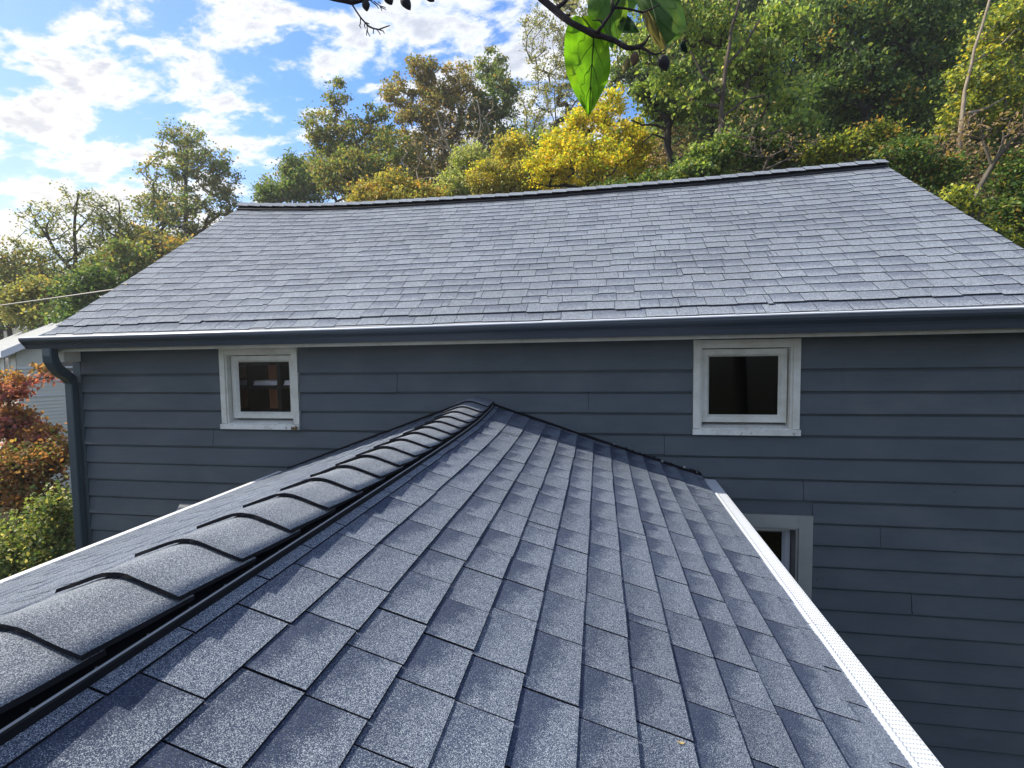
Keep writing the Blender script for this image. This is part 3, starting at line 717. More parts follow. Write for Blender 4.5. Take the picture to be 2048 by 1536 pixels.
def near_ridge():
    # ridge vent: upright baffle with a pale top edge, dark louvre recess with small ribs, both sides
    ys = [-0.07]+list(np.linspace(-0.2, -2.0, 12))+list(np.linspace(-2.3, YN, 14))
    def R(x, y, h): p = near_roof(x, y); return (x, y, p[2]+h)
    mb = MB()
    for s, f in ((1, XG), (-1, XA-(XG-XA))):
        mb.sweep(lambda y: [R(f+s*.0, y, .012), R(f+s*.0, y, .030), R(f-s*.004, y, .033), R(f-s*.008, y, .030), R(f-s*.012, y, .018), R(f-s*.12, y, .018), R(f-s*.12, y, .006), R(f, y, .004)], ys)
    v = mb.build('ridge_vent', M_BLACK, nroof)
    mb = MB()
    mb.sweep(lambda y: [R(XG-.0015, y, .0335), R(XG-.0060, y, .0325), R(XG-.0060, y, .0345), R(XG-.0015, y, .0352)], ys); mb.build('baffle_edge', simple('pale plastic edge', (0.42, 0.43, 0.45), .5, .4), v)
    y = -0.2
    while y > -4.6:
        mb = MB(); a = R(XG-.010, y, .020); b = R(XG-.022, y, .020)
        mb.hexa([a, (a[0], y-.005, a[2]), (b[0], y-.005, b[2]), b, R(XG-.010, y, .025), R(XG-.010, y-.003, .025), R(XG-.022, y-.003, .023), R(XG-.022, y, .023)]); mb.build('rib', M_RIB, v); y -= 0.118
    # black core under the caps
    mb = MB(); mb.sweep(lambda y: [R(XG-.055, y, .019), R(XG-.055, y, .046), (XA, y, near_roof(XA, y)[2]+.050), R(2*XA-XG+.055, y, .046), R(2*XA-XG+.055, y, .019), (XA, y, near_roof(XA, y)[2]+.005)], ys); mb.build('vent_core', M_BLACK, v)
    # caps: arched shingles, each butt facing the lower right, lapped towards the wall
    H = 0.171; e = 0.226; y = -0.055; rnd = random.Random(8); first = True
    def arch(t, yy, lift, side):
        # t in -1..1 across the cap; flat wings on the two slopes and a rounded crest
        x = XA+t*H; ax_ = abs(t)*H; r = 0.055; tt = TR if t >= 0 else TL
        # rounded crest: parabola inside r, straight outside
        zc = near_roof(XA, yy)[2]; drop = tt*(ax_-r/2) if ax_ > r else tt*ax_*ax_/(2*r)
        w = 0 if t == 0 else 0
        base = zc+0.0
        return (x, yy, base-drop+0.036+lift+side)
    TS = [-1.0, -0.75, -0.5, -0.34, -0.2, -0.08, 0.0, 0.08, 0.2, 0.34, 0.5, 0.75, 1.0]; n = len(TS)
    while y > YN+0.1:
        yb = y-e-rnd.gauss(0, .003); yt = min(y+0.05, -0.03); V = []; F = []; mi = []
        for (yy, lift) in ((yb, 0.019), ((yb+yt)/2, 0.008), (yt, 0.0)):
            for th in (0.0, 0.0105):
                for t in TS:
                    j = rnd.gauss(0, .0010) if abs(t) == 1.0 else 0
                    px_ = arch(t, yy, lift, th); V.append((px_[0]+j*2, px_[1]+(rnd.gauss(0, .0008) if yy == yb else 0), px_[2]+(rnd.gauss(0, .0003) if yy == yb and th else 0)))
        for q in range(2):
            b0, b1 = q*2*n, (q+1)*2*n
            for i in range(n-1):
                F.append((b0+n+i, b0+n+i+1, b1+n+i+1, b1+n+i)); mi.append(0)
                F.append((b0+i+1, b0+i, b1+i, b1+i+1)); mi.append(1)
            F.append((b0, b0+n, b1+n, b1)); mi.append(1); F.append((b0+n-1, b1+n-1, b1+2*n-1, b0+2*n-1)); mi.append(1)
        for i in range(n-1): F.append((i, i+1, n+i+1, n+i)); mi.append(1)
        me = mesh_from('ridge_cap', V, F, [M_CAP, M_EDGE], mi)
        uvl = me.uv_layers.new(name='UVMap')
        for poly in me.polygons:
            poly.use_smooth = poly.material_index == 0
            for li in poly.loop_indices:
                c = me.vertices[me.loops[li].vertex_index].co; uvl.data[li].uv = (0.5, 0.10)
        link('ridge_cap', me, nroof); y -= e
near_ridge()
def near_trim():
    # flashing along the wall, torn tar paper at the eave corner
    mb = MB(); pts = [near_roof(x, -0.026) for x in np.linspace(XA, XE+0.01, 14)]
    for a, b in zip(pts[:-1], pts[1:]):
        mb.hexa([(a[0], -0.040, a[2]+.012), (b[0], -0.040, b[2]+.012), (b[0], -0.026, b[2]+.012), (a[0], -0.026, a[2]+.012), (a[0], -0.0405, a[2]+.030), (b[0], -0.0405, b[2]+.030), (b[0], -0.0245, b[2]+.034), (a[0], -0.0245, a[2]+.034)])
    pts = [near_roof(x, -0.026) for x in np.linspace(XW, XA, 14)]
    for a, b in zip(pts[:-1], pts[1:]):
        mb.hexa([(a[0], -0.040, a[2]+.012), (b[0], -0.040, b[2]+.012), (b[0], -0.026, b[2]+.012), (a[0], -0.026, a[2]+.012), (a[0], -0.0405, a[2]+.030), (b[0], -0.0405, b[2]+.030), (b[0], -0.0245, b[2]+.034), (a[0], -0.0245, a[2]+.034)])
    mb.build('flashing', M_TAR, ext)
    rr = random.Random(9); mb = MB()
    for k in range(22):
        u = rr.random()**0.7; x = XA+(XE-XA)*(0.62+0.38*u); p = near_roof(x, -0.03); s = 0.008+0.018*rr.random()*u
        z = p[2]+.026+.018*rr.random()
        mb.add([(x-s, -.043-.012*rr.random(), z-s*.3), (x+s, -.043-.014*rr.random(), z-s*.5), (x+s*rr.random(), -.030, z+s*.8), (x-s*.6, -.030, z+s*.6)], [(0, 1, 2, 3)], 0 if rr.random() < .88 else 1)
    mb.add([near_roof(.80, -.03)+(0, -.01, .0), near_roof(.858, -.03)+(0.01, -.03, -.03), near_roof(.858, -.03)+(.02, .0, .03), near_roof(.80, -.03)+(0, .0, .05)], [(0, 1, 2, 3)], 0)
    tag(mb.build('torn_underlay', [M_TAR, M_DUSTY], ext), kind='stuff')
    # white gutter with perforated guard on the right eave, plain white gutter on the left
    zi = lambda y: near_roof(XE, y)[2]
    YS = [-.06, -1.0, -2.0, -3.0, -4.5, YN]; secs = [(-0.065, -1.0, -2.33), (-2.335, -3.4, -4.6), (-4.605, -5.5, YN)]
    mb = MB(); x0 = XE+.004
    mb.sweep(lambda y: [(x0-.02, y, zi(y)-.020), (x0-.02, y, zi(y)-.14), (x0+.07, y, zi(y)-.14), (x0+.105, y, zi(y)-.075), (x0+.115, y, zi(y)-.030), (x0+.115, y, zi(y)-.016), (x0+.108, y, zi(y)-.016), (x0+.10, y, zi(y)-.073), (x0+.066, y, zi(y)-.133), (x0-.014, y, zi(y)-.133), (x0-.014, y, zi(y)-.020)], YS); g = mb.build('gutter', M_WHITE, ext)
    for n_, sc in enumerate(secs):
        mb = MB(); u = .0016*(n_ % 2)
        mb.sweep(lambda y: [(x0-.03, y, zi(y)+.001+u), (x0+.036, y, zi(y)-.008+u), (x0+.040, y, zi(y)-.002+u), (x0+.046, y, zi(y)-.002+u), (x0+.050, y, zi(y)-.0085+u), (x0+.104, y, zi(y)-.009+u), (x0+.119, y, zi(y)-.011+u), (x0+.121, y, zi(y)-.020+u), (x0+.117, y, zi(y)-.020+u), (x0+.104, y, zi(y)-.0115+u), (x0-.03, y, zi(y)-.0025+u)], np.linspace(sc[0], sc[2], 6)); mb.build('gutter_guard', M_GUARD, g)
    mb = MB(); zi2 = lambda y: near_roof(XW, y)[2]; x1 = XW-.004
    mb.sweep(lambda y: [(x1+.02, y, zi2(y)-.024), (x1+.02, y, zi2(y)-.14), (x1-.05, y, zi2(y)-.14), (x1-.078, y, zi2(y)-.075), (x1-.086, y, zi2(y)-.010), (x1-.080, y, zi2(y)-.001), (x1-.02, y, zi2(y)+.003), (x1+.02, y, zi2(y)-.006)], YS); mb.build('gutter', M_WHITE, ext)
near_trim()

# ------------------------------------------------------------------ trees
PAL = {
 'olive': [((.130, .140, .040), 4), ((.185, .155, .045), 3), ((.085, .115, .036), 3), ((.22, .14, .045), 1)],
 'brown': [((.22, .155, .050), 4), ((.165, .145, .045), 4), ((.105, .125, .040), 2), ((.25, .15, .05), 1)],
 'green': [((.080, .125, .036), 5), ((.115, .155, .042), 3), ((.050, .088, .030), 3), ((.17, .16, .045), 1)],
 'deep': [((.034, .066, .022), 5), ((.058, .098, .028), 4), ((.105, .135, .034), 3)],
 'deepspray': [((.024, .055, .020), 6), ((.045, .085, .028), 4), ((.30, .15, .03), 1)],
 'orange': [((.36, .21, .04), 3), ((.27, .17, .04), 3), ((.13, .13, .03), 2)],
 'yellow': [((.44, .36, .030), 5), ((.38, .30, .030), 3), ((.27, .30, .035), 4), ((.42, .25, .035), 1)],
 'yellowgreen': [((.34, .34, .035), 4), ((.18, .24, .035), 4), ((.50, .36, .03), 2)],
 'gold': [((.25, .22, .050), 4), ((.20, .195, .050), 4), ((.14, .16, .048), 3), ((.30, .20, .055), 1)],
 'pale': [((.22, .25, .090), 4), ((.17, .19, .070), 3), ((.25, .22, .085), 2)],
 'paleolive': [((.155, .165, .060), 4), ((.20, .17, .055), 3), ((.10, .125, .050), 3)],
 'lime': [((.19, .25, .050), 5), ((.125, .18, .042), 4), ((.28, .29, .070), 2), ((.07, .115, .034), 3)],
 'vine': [((.070, .120, .030), 5), ((.042, .082, .024), 5), ((.13, .17, .040), 2), ((.20, .17, .04), 1), ((.16, .10, .04), 1)],
 'red': [((.32, .105, .095), 4), ((.25, .10, .09), 3), ((.36, .17, .10), 2), ((.18, .09, .08), 2)],
 'rust': [((.22, .105, .050), 4), ((.28, .155, .050), 3), ((.14, .085, .045), 3), ((.12, .12, .04), 2)],
 'bush': [((.12, .15, .045), 4), ((.065, .105, .032), 4), ((.21, .20, .065), 2), ((.36, .33, .14), 1)],
 'sparkle': [((.22, .25, .045), 4), ((.12, .155, .035), 4), ((.36, .32, .040), 2), ((.055, .085, .028), 4)],
 'locust': [((.12, .14, .040), 5), ((.085, .110, .035), 4), ((.19, .17, .05), 2)],
 'dry': [((.24, .17, .10), 4), ((.17, .12, .07), 3)],
}
LEAFGAIN = 1.75
def leaf_mesh(name, sets, size, r, up=0.5):
    C = np.concatenate([c for c, _ in sets]); n = len(C)
    cols = []
    for c, pal in sets:
        w = np.array([b for _, b in PAL[pal]], float); w /= w.sum(); cols.append(np.array([a for a, _ in PAL[pal]])[r.choice(len(w), len(c), p=w)])
    cols = np.concatenate(cols)*r.uniform(0.70, 1.30, (n, 1))*LEAFGAIN
    nrm = r.normal(0, 1, (n, 3)); nrm[:, 2] = np.abs(nrm[:, 2])*(0.6+up)+up*0.4; nrm /= np.linalg.norm(nrm, axis=1, keepdims=True)
    a = r.normal(0, 1, (n, 3)); a[:, 2] -= 0.5; a -= nrm*np.sum(a*nrm, 1, keepdims=True); a /= np.linalg.norm(a, axis=1, keepdims=True)
    b = np.cross(nrm, a); s = size*r.uniform(0.6, 1.35, (n, 1)); wd = s*0.36
    V = np.empty((n, 4, 3)); V[:, 0] = C-a*s*.5; V[:, 1] = C-a*s*.08+b*wd+nrm*s*.10; V[:, 2] = C+a*s*.5-nrm*s*.06; V[:, 3] = C-a*s*.08-b*wd+nrm*s*.10
    me = bpy.data.meshes.new(name); me.vertices.add(n*4); me.vertices.foreach_set('co', V.ravel())
    me.loops.add(n*6); me.polygons.add(n*2)
    k = np.arange(n)[:, None]*4; idx = np.concatenate([k+[[0, 1, 2]], k+[[0, 2, 3]]], 1).ravel()
    me.loops.foreach_set('vertex_index', idx); me.polygons.foreach_set('loop_start', np.arange(n*2)*3); me.polygons.foreach_set('loop_total', np.full(n*2, 3))
    at_ = me.attributes.new('leaf_colour', 'FLOAT_COLOR', 'POINT')
    cc = np.ones((n, 4, 4)); cc[:, :, :3] = cols[:, None, :]; at_.data.foreach_set('color', cc.ravel())
    me.materials.append(M_LEAF); me.update(); return me
def skeleton(base, targets, r, trunk_top, wig=0.06, bias=1.0, paths=None):
    """trunk from base to trunk_top (or along given stems), then every target is joined to the nearest suitable node by a bowed limb"""
    P = []; par = []; rm = []
    base = np.array(base, float)
    if paths:
        for k, (pts, ra, rb) in enumerate(paths):
            pts = [np.array(p, float) for p in pts]
            if k == 0: pts = [base]+pts; last = -1
            else: last = int(np.argmin([np.linalg.norm(q-pts[0]) for q in P]))
            fine = []
            for i in range(len(pts)-1):
                for t in (0, .5): fine.append(pts[i]+(pts[i+1]-pts[i])*t+(r.normal(0, .02, 3)*np.linalg.norm(pts[i+1]-pts[i]) if t else 0))
            fine.append(pts[-1])
            for i, p in enumerate(fine): P.append(p); par.append(last); rm.append(ra+(rb-ra)*i/(len(fine)-1)); last = len(P)-1
    else:
        top = np.array(trunk_top, float); n = 9; h = np.linalg.norm(top-base)
        for i in range(n):
            t = i/(n-1); p = base+(top-base)*t+(r.normal(0, wig*h*.18, 3)*[1, 1, .2] if 0 < i else 0); P.append(p); par.append(i-1); rm.append(0)
    order = np.argsort(np.linalg.norm(targets-base, axis=1)); tips = []
    for q in order:
        c = targets[q]; A = np.array(P); d = c-A; dist = np.linalg.norm(d, axis=1)
        cost = dist+bias*np.maximum(0, A[:, 2]-c[2]+0.25*dist)*1.2; cost[:2] += 3
        j = int(cost.argmin()); p = A[j]; L_ = dist[j]; m = max(1, min(5, int(L_/0.45)))
        last = j
        for i in range(1, m+1):
            t = i/m; bow = np.array([0, 0, 1.0])*math.sin(math.pi*t)*L_*0.09
            x = p+(c-p)*t+bow+(r.normal(0, .022*L_, 3) if i < m else 0); P.append(x); par.append(last); rm.append(0); last = len(P)-1
        tips.append(last)
    return np.array(P), par, tips, np.array(rm)
def limb_mesh(name, P, par, tips, r0, rmin, mat, sides=5, rm=0):
    n = len(P); w = np.zeros(n); 
    for t in tips: w[t] += 1
    for i in range(n-1, 0, -1):
        if par[i] >= 0: w[par[i]] += w[i]
    tot = max(w[0], 1); rad = np.maximum(rmin, r0*np.sqrt(np.maximum(w, .15)/tot)); rad = np.maximum(rad, rm) if np.ndim(rm) else rad; rad[0] *= 1.15
    ch = [i for i in range(1, n)]; a = P[[par[i] for i in ch]]; b = P[ch]; d = b-a; ln = np.linalg.norm(d, axis=1, keepdims=True)+1e-9; d = d/ln
    ref = np.where(np.abs(d[:, 2:3]) < .9, [[0, 0, 1.0]], [[1.0, 0, 0]]); u = np.cross(d, ref); u /= np.linalg.norm(u, axis=1, keepdims=True); v = np.cross(d, u)
    ra = np.minimum(rad[[par[i] for i in ch]], rad[ch]*1.9)[:, None]; rb = rad[ch][:, None]; V = []; m = len(ch)
    ang = np.arange(sides)*2*math.pi/sides; V = np.empty((m, 2, sides, 3))
    for k, t in enumerate(ang):
        o = math.cos(t)*u+math.sin(t)*v; V[:, 0, k] = a+o*ra-d*ra*.2; V[:, 1, k] = b+o*rb
    me = bpy.data.meshes.new(name); me.vertices.add(m*2*sides); me.vertices.foreach_set('co', V.ravel())
    k0 = np.arange(m)[:, None]*2*sides; q = np.concatenate([k0+np.array([[j, (j+1) % sides, sides+(j+1) % sides, sides+j]]) for j in range(sides)], 1).ravel()
    me.loops.add(m*sides*4); me.polygons.add(m*sides); me.loops.foreach_set('vertex_index', q)
    me.polygons.foreach_set('loop_start', np.arange(m*sides)*4); me.polygons.foreach_set('loop_total', np.full(m*sides, 4)); me.polygons.foreach_set('use_smooth', np.ones(m*sides, bool))
    me.materials.append(mat); me.update(); me.validate(); return me
SEED = [100]
def tree(name, label, cat, d, lobes, bpx, pal, nleaf, leaf, nclus, clus, tr=0.16, bark=None, group=None, tips=None, bare=0.0, depth=1.0, lean=None, top=None, rmin=0.012, up=0.5, basez=None, hollow=0.45, wig=0.06, paths=None, push=0.0):
    """a tree standing d metres ahead; lobes outline its crown (centre and half sizes seen from the porch roof)"""
    SEED[0] += 1; r = np.random.default_rng(SEED[0])
    cs = []; rs = []; vol = []
    for (px, py, rx, ry) in lobes:
        dd = d+r.uniform(-.8, .8)*depth*min(2.0, rx/FPX*d*.5); cs.append(at(px, py, dd+push)); k = d/FPX; rs.append(np.array([rx*k, 0.5*(rx+ry)*k*depth, ry*k])); vol.append((rx*ry)**1.1)
    vol = np.array(vol); vol /= vol.sum()
    b = at(bpx, 768, d); bz = float(ground_z(b[0], b[1]))-0.12 if basez is None else basez
    base = np.array([b[0], b[1], bz])
    ids = r.choice(len(lobes), nclus, p=vol); dr = r.normal(0, 1, (nclus, 3)); dr /= np.linalg.norm(dr, axis=1, keepdims=True)
    rad = r.uniform(hollow**3, 1, (nclus, 1))**(1/3)
    T = np.array([cs[i] for i in ids])+dr*rad*np.array([rs[i] for i in ids])
    gz = ground_z(T[:, 0], T[:, 1]); T[:, 2] = np.maximum(T[:, 2], gz+0.25)
    if top is None:
        hi = np.average(np.array(cs), axis=0, weights=vol); tt = hi.copy(); tt[2] = max(c[2] for c in cs)
        tt = base+(tt-base)*0.86
    else: tt = at(top[0], top[1], d+(top[2] if len(top) > 2 else 0))
    if paths: paths = [([at(*q, d) for q in pts], ra, rb) for pts, ra, rb in paths]
    P, par, tips_, rm = skeleton(base, T, r, tt, wig, paths=paths)
    root = thing(name, label, cat, base, group)
    tm = limb_mesh('trunk', P-base, par, tips_, tr, rmin, bark or M_BARK, rm=rm); to = bpy.data.objects.new('trunk', tm); col.objects.link(to); to.parent = root
    if nleaf:
        ci = r.integers(0, nclus, nleaf); cr = clus*r.uniform(.55, 1.25, nclus)
        C = T[ci]+r.normal(0, 1, (nleaf, 3))*cr[ci][:, None]*[.62, .62, .42]
        sets = [(C, pal)]
        if tips:
            idx = np.nonzero(r.random(nclus) < tips[1])[0]
            if len(idx):
                m = int(nleaf*tips[2]); ci = r.choice(idx, m); sets.append((T[ci]+r.normal(0, 1, (m, 3))*cr[ci][:, None]*[.55, .55, .35]+[0, 0, .12], tips[0]))
        lm = leaf_mesh('crown', [(c-base, p) for c, p in sets], leaf, r, up); lo = bpy.data.objects.new('crown', lm); col.objects.link(lo); lo.parent = root
    return root

def forest():
    K = 'trees beyond the house'
    # left, against the sky
    tree('tree', 'tall rounded olive tree rising over the left end of the roof', 'tree', 36, [(368, 290, 42, 42), (335, 355, 50, 45), (415, 345, 52, 50), (305, 415, 36, 36), (390, 430, 85, 48), (455, 370, 28, 45), (330, 480, 60, 30)], 388, 'olive', 8000, .19, 330, .44, .24, tips=('green', .5, .7), hollow=.2)
    tree('tree', 'thin feathery locust with tall bare trunk left of the roof', 'tree', 27, [(150, 405, 42, 32), (95, 440, 55, 38), (175, 470, 50, 40), (75, 505, 50, 34), (130, 530, 60, 35)], 150, 'locust', 4200, .12, 170, .36, .13, bark=M_BARKD, hollow=.3, rmin=.014, paths=[([(157, 620), (150, 540), (149, 470), (151, 425), (157, 385)], .13, .04), ([(150, 545), (112, 505), (78, 450), (60, 420)], .07, .02), ([(149, 470), (175, 440), (190, 415)], .05, .02)])
    tree('tree', 'slim twin stemmed locust close beside the left rake', 'tree', 27, [(215, 425, 35, 38), (240, 480, 36, 48), (205, 500, 30, 36), (265, 455, 20, 36)], 226, 'locust', 3400, .12, 130, .34, .12, bark=M_BARKD, hollow=.3, rmin=.013, paths=[([(228, 600), (226, 545), (232, 500), (240, 450), (238, 405)], .10, .03), ([(226, 545), (210, 500), (203, 440)], .07, .025)])
    tree('tree', 'open branched yellowish tree at the left picture edge', 'tree', 25, [(10, 500, 36, 26), (45, 535, 40, 30), (20, 570, 50, 30), (-40, 520, 40, 60)], 66, 'olive', 4200, .13, 150, .32, .11, bark=M_BARKD, hollow=.2)
    tree('tree', 'yellow brown bushy tree above the neighbouring grey roof', 'tree', 22, [(90, 590, 46, 28), (60, 625, 50, 26), (105, 640, 40, 24), (40, 600, 30, 25)], 92, 'paleolive', 5500, .14, 150, .42, .10, tips=('gold', .4, .5))  # paler palette puts the haze into the leaf colour
    tree('tree', 'dark olive tree behind the cable at the left', 'tree', 20, [(175, 585, 45, 34), (150, 630, 40, 26), (200, 560, 40, 25)], 160, 'deep', 5000, .14, 130, .42, .10)
    tree('tree', 'green leafy tree at the far left behind the cable', 'tree', 30, [(15, 590, 45, 32), (-30, 600, 40, 50), (30, 630, 40, 28)], 12, 'green', 5000, .20, 110, .6, .14)
    tree('tree', 'olive green tree low behind the left rake', 'tree', 24, [(225, 540, 40, 32), (260, 520, 40, 30), (190, 560, 30, 20)], 232, 'olive', 4200, .16, 110, .48, .11, tips=('green', .5, .6))
    tree('tree', 'mixed green and rust tree showing between locust and tall tree', 'tree', 30, [(290, 500, 46, 36), (330, 520, 46, 34), (270, 480, 28, 24), (360, 500, 30, 28)], 300, 'olive', 5500, .19, 130, .55, .13, tips=('orange', .25, .2))
    for i, (px, py, rx, ry, d, pal, lab) in enumerate([(60, 560, 70, 26, 62, 'green', 'distant green tree on the skyline behind the left trees'), (190, 545, 80, 30, 66, 'paleolive', 'distant hazy tree on the skyline behind the locusts'), (310, 540, 80, 34, 58, 'green', 'distant tree low behind the tall olive tree'), (-60, 555, 80, 40, 55, 'deep', 'distant dark tree cut by the left picture edge')]):
        tree('tree', lab, 'tree', d, [(px, py, rx, ry), (px-rx*.5, py+ry*.6, rx*.6, ry*.7), (px+rx*.5, py+ry*.5, rx*.6, ry*.7)], px, pal, 4500, .36, 110, 1.1, .2)
    # centre, above the ridge
    tree('tree', 'small dark green tree low at the left part of the ridge', 'tree', 33, [(588, 335, 26, 28), (560, 385, 40, 22), (618, 372, 30, 36), (530, 392, 30, 18)], 590, 'green', 8000, .16, 170, .38, .14)
    tree('tree', 'olive brown tree with ragged left outline above the ridge', 'tree', 30, [(680, 200, 20, 34), (645, 262, 34, 40), (700, 285, 52, 46), (752, 255, 34, 40), (720, 350, 95, 42), (790, 320, 50, 52), (660, 330, 40, 40)], 722, 'olive', 15500, .155, 430, .36, .2, tips=('green', .4, .45), hollow=.3)
    tree('tree', 'tall rusty olive tree highest on the centre skyline', 'tree', 32, [(842, 138, 30, 28), (878, 172, 52, 38), (800, 195, 34, 40), (905, 235, 62, 52), (840, 255, 50, 46), (862, 330, 80, 50), (930, 160, 28, 30)], 868, 'brown', 16500, .155, 440, .36, .22, tips=('olive', .5, .55), hollow=.3)
    tree('tree', 'upright green tree right of the rusty olive one', 'tree', 33, [(985, 140, 36, 34), (1000, 200, 44, 48), (960, 230, 36, 44), (990, 290, 50, 48), (960, 345, 50, 36)], 985, 'green', 11500, .155, 310, .36, .19, tips=('olive', .4, .45), hollow=.3)
    tree('tree', 'pale tall tree rising out of the picture left of the big leaf', 'tree', 37, [(1078, 70, 34, 55), (1105, 150, 48, 52), (1070, 220, 44, 56), (1150, 60, 44, 60), (1130, -30, 44, 44), (1145, 190, 36, 56), (1085, 290, 50, 40)], 1112, 'paleolive', 12500, .15, 380, .40, .22, bark=M_BARK, hollow=.25)
    tree('shrub', 'orange gold bushy tree touching the ridge left of centre', 'tree', 20, [(785, 372, 38, 22), (730, 393, 38, 17), (838, 392, 42, 18), (790, 400, 60, 14)], 786, 'gold', 9000, .11, 150, .32, .07, tips=('orange', .25, .2))
    tree('tree', 'pale green airy tree among bare grey branches', 'tree', 21, [(945, 325, 40, 34), (905, 370, 32, 24), (985, 365, 36, 28), (940, 380, 50, 24)], 946, 'pale', 6500, .11, 150, .32, .08, tips=('lime', .3, .3))
    tree('bare_tree', 'leafless pale grey tree with fanned branches above the ridge', 'tree', 23, [(880, 275, 62, 50), (955, 250, 50, 60), (910, 330, 60, 40), (835, 320, 40, 40)], 925, 'dry', 260, .10, 190, .3, .10, bark=M_BARKP, hollow=.1, rmin=.010, paths=[([(945, 420), (925, 350), (900, 300), (880, 250), (872, 222)], .09, .03), ([(925, 350), (955, 300), (962, 250), (955, 200)], .06, .025), ([(900, 300), (855, 275), (835, 255)], .05, .02), ([(945, 400), (985, 340), (1000, 270)], .05, .02)])
    tree('tree', 'brilliant yellow tree at the middle of the ridge', 'tree', 17, [(1188, 236, 42, 36), (1120, 305, 52, 34), (1250, 285, 60, 40), (1180, 335, 100, 40), (1228, 205, 26, 24), (1290, 335, 56, 34), (1150, 262, 34, 28), (1090, 345, 40, 30)], 1185, 'yellow', 13500, .095, 420, .21, .11, bark=M_BARKD, tips=('yellowgreen', .6, .85), hollow=.3)
    tree('tree', 'golden olive tree just left of the brilliant yellow one', 'tree', 18.5, [(1022, 308, 42, 34), (985, 355, 48, 32), (1060, 350, 52, 34), (1010, 385, 60, 20)], 1020, 'gold', 10500, .095, 240, .25, .09, tips=('yellow', .25, .25))
    tree('shrub', 'green leafy shrub between yellow tree and ridge', 'shrub', 13.5, [(1300, 370, 34, 18), (1230, 382, 50, 14), (1350, 360, 40, 22)], 1300, 'vine', 3600, .085, 110, .22, .05)
    # right, the wooded slope
    tree('paulownia_tree', 'large leaved light green tree with straight dark trunk', 'tree', 13, [(1420, 55, 80, 44), (1345, 150, 50, 34), (1500, 125, 66, 46), (1400, 205, 60, 26), (1490, 215, 50, 26), (1570, 190, 50, 40), (1560, 60, 60, 50), (1330, 30, 50, 40), (1500, 262, 40, 22), (1600, 250, 36, 26), (1290, 95, 30, 30)], 1438, 'lime', 7600, .125, 300, .28, .105, bark=M_BARK, tips=('bush', .3, .3), up=.2, hollow=.2, push=.7, paths=[([(1436, 345), (1440, 290), (1443, 240), (1446, 190), (1452, 130), (1462, 60), (1480, 0)], .105, .03), ([(1446, 195), (1405, 150), (1380, 100)], .05, .02), ([(1443, 235), (1490, 200), (1530, 190)], .04, .02), ([(1452, 130), (1490, 90), (1520, 40)], .045, .02)])
    tree('tree', 'crooked dark trunk tree between yellow and large leaved trees', 'tree', 14.5, [(1300, 195, 40, 22), (1365, 205, 36, 26), (1330, 225, 40, 18)], 1366, 'green', 1900, .12, 60, .30, .10, bark=M_BARKD, tips=('lime', .5, .8), hollow=.1, push=.5, paths=[([(1375, 365), (1345, 322), (1335, 290), (1337, 255), (1345, 225), (1352, 200)], .10, .04), ([(1338, 262), (1312, 250), (1285, 250), (1262, 240)], .05, .018), ([(1345, 228), (1372, 200), (1385, 175)], .04, .018), ([(1337, 280), (1305, 268), (1285, 285)], .035, .012), ([(1340, 245), (1318, 222), (1300, 200)], .04, .015)])
    tree('dead_shrub', 'dry tan twiggy shrub beside the crooked dark trunk', 'shrub', 15.5, [(1355, 280, 40, 40), (1385, 310, 40, 34), (1325, 310, 34, 26)], 1362, 'dry', 700, .08, 240, .24, .04, bark=M_BARKM, hollow=.0, rmin=.006)
    tree('tree', 'great dark evergreen looking tree with orange sprays at upper right', 'tree', 19, [(1655, 70, 70, 70), (1770, 40, 90, 60), (1850, 90, 76, 76), (1715, 165, 84, 62), (1800, 205, 80, 52), (1640, 210, 60, 54), (1900, 20, 66, 60), (1740, -40, 150, 50)], 1700, 'deep', 23000, .15, 560, .36, .24, bark=M_BARKD, tips=('orange', .055, .035), hollow=.3)
    tree('tree', 'sunlit yellow green tree with pale leaning stem at right edge', 'tree', 14, [(2005, 60, 46, 52), (1955, 165, 46, 56), (2040, 190, 40, 60), (1990, 240, 56, 36), (2050, 30, 50, 60), (1925, 235, 40, 40)], 1930, 'sparkle', 11000, .11, 260, .30, .06, bark=M_BARKP, hollow=.2, push=.6, paths=[([(1915, 330), (1925, 230), (1943, 130), (1962, 60), (1985, -20)], .052, .034), ([(1925, 230), (1975, 215), (2020, 190)], .04, .015), ([(1945, 125), (1990, 100), (2030, 60)], .035, .015)], tips=('yellow', .08, .06))
    tree('vine_shrub', 'bright green vine tangle right of the rake', 'shrub', 10.5, [(2030, 345, 32, 40), (2030, 420, 34, 34), (2060, 390, 40, 60), (2040, 470, 40, 24)], 2036, 'vine', 6500, .080, 170, .20, .05)
    tree('sumac_shrub', 'ferny green sumac beside the right end of the ridge', 'shrub', 11.5, [(1830, 335, 40, 26), (1800, 305, 50, 20), (1860, 375, 34, 26), (1890, 340, 34, 26)], 1832, 'vine', 6000, .075, 190, .20, .05, tips=('orange', .05, .03))
    tree('shrub', 'sunny green shrub with rusty leaves behind the right ridge end', 'shrub', 13, [(1690, 292, 46, 24), (1640, 305, 46, 18), (1750, 275, 44, 24)], 1690, 'sparkle', 4600, .085, 150, .22, .05, tips=('orange', .10, .06))
    tree('shrub', 'shaded dark green shrub behind the ridge under large leaved tree', 'shrub', 14.5, [(1540, 300, 60, 30), (1480, 315, 50, 26), (1600, 285, 50, 30)], 1540, 'deep', 5200, .11, 170, .28, .06, tips=('green', .3, .25))
    tree('shrub', 'grey green shrub at the foot of the straight dark trunk', 'shrub', 12.5, [(1420, 325, 40, 26), (1390, 345, 36, 18), (1450, 300, 30, 26)], 1420, 'green', 4500, .10, 110, .24, .05, tips=('lime', .3, .25))
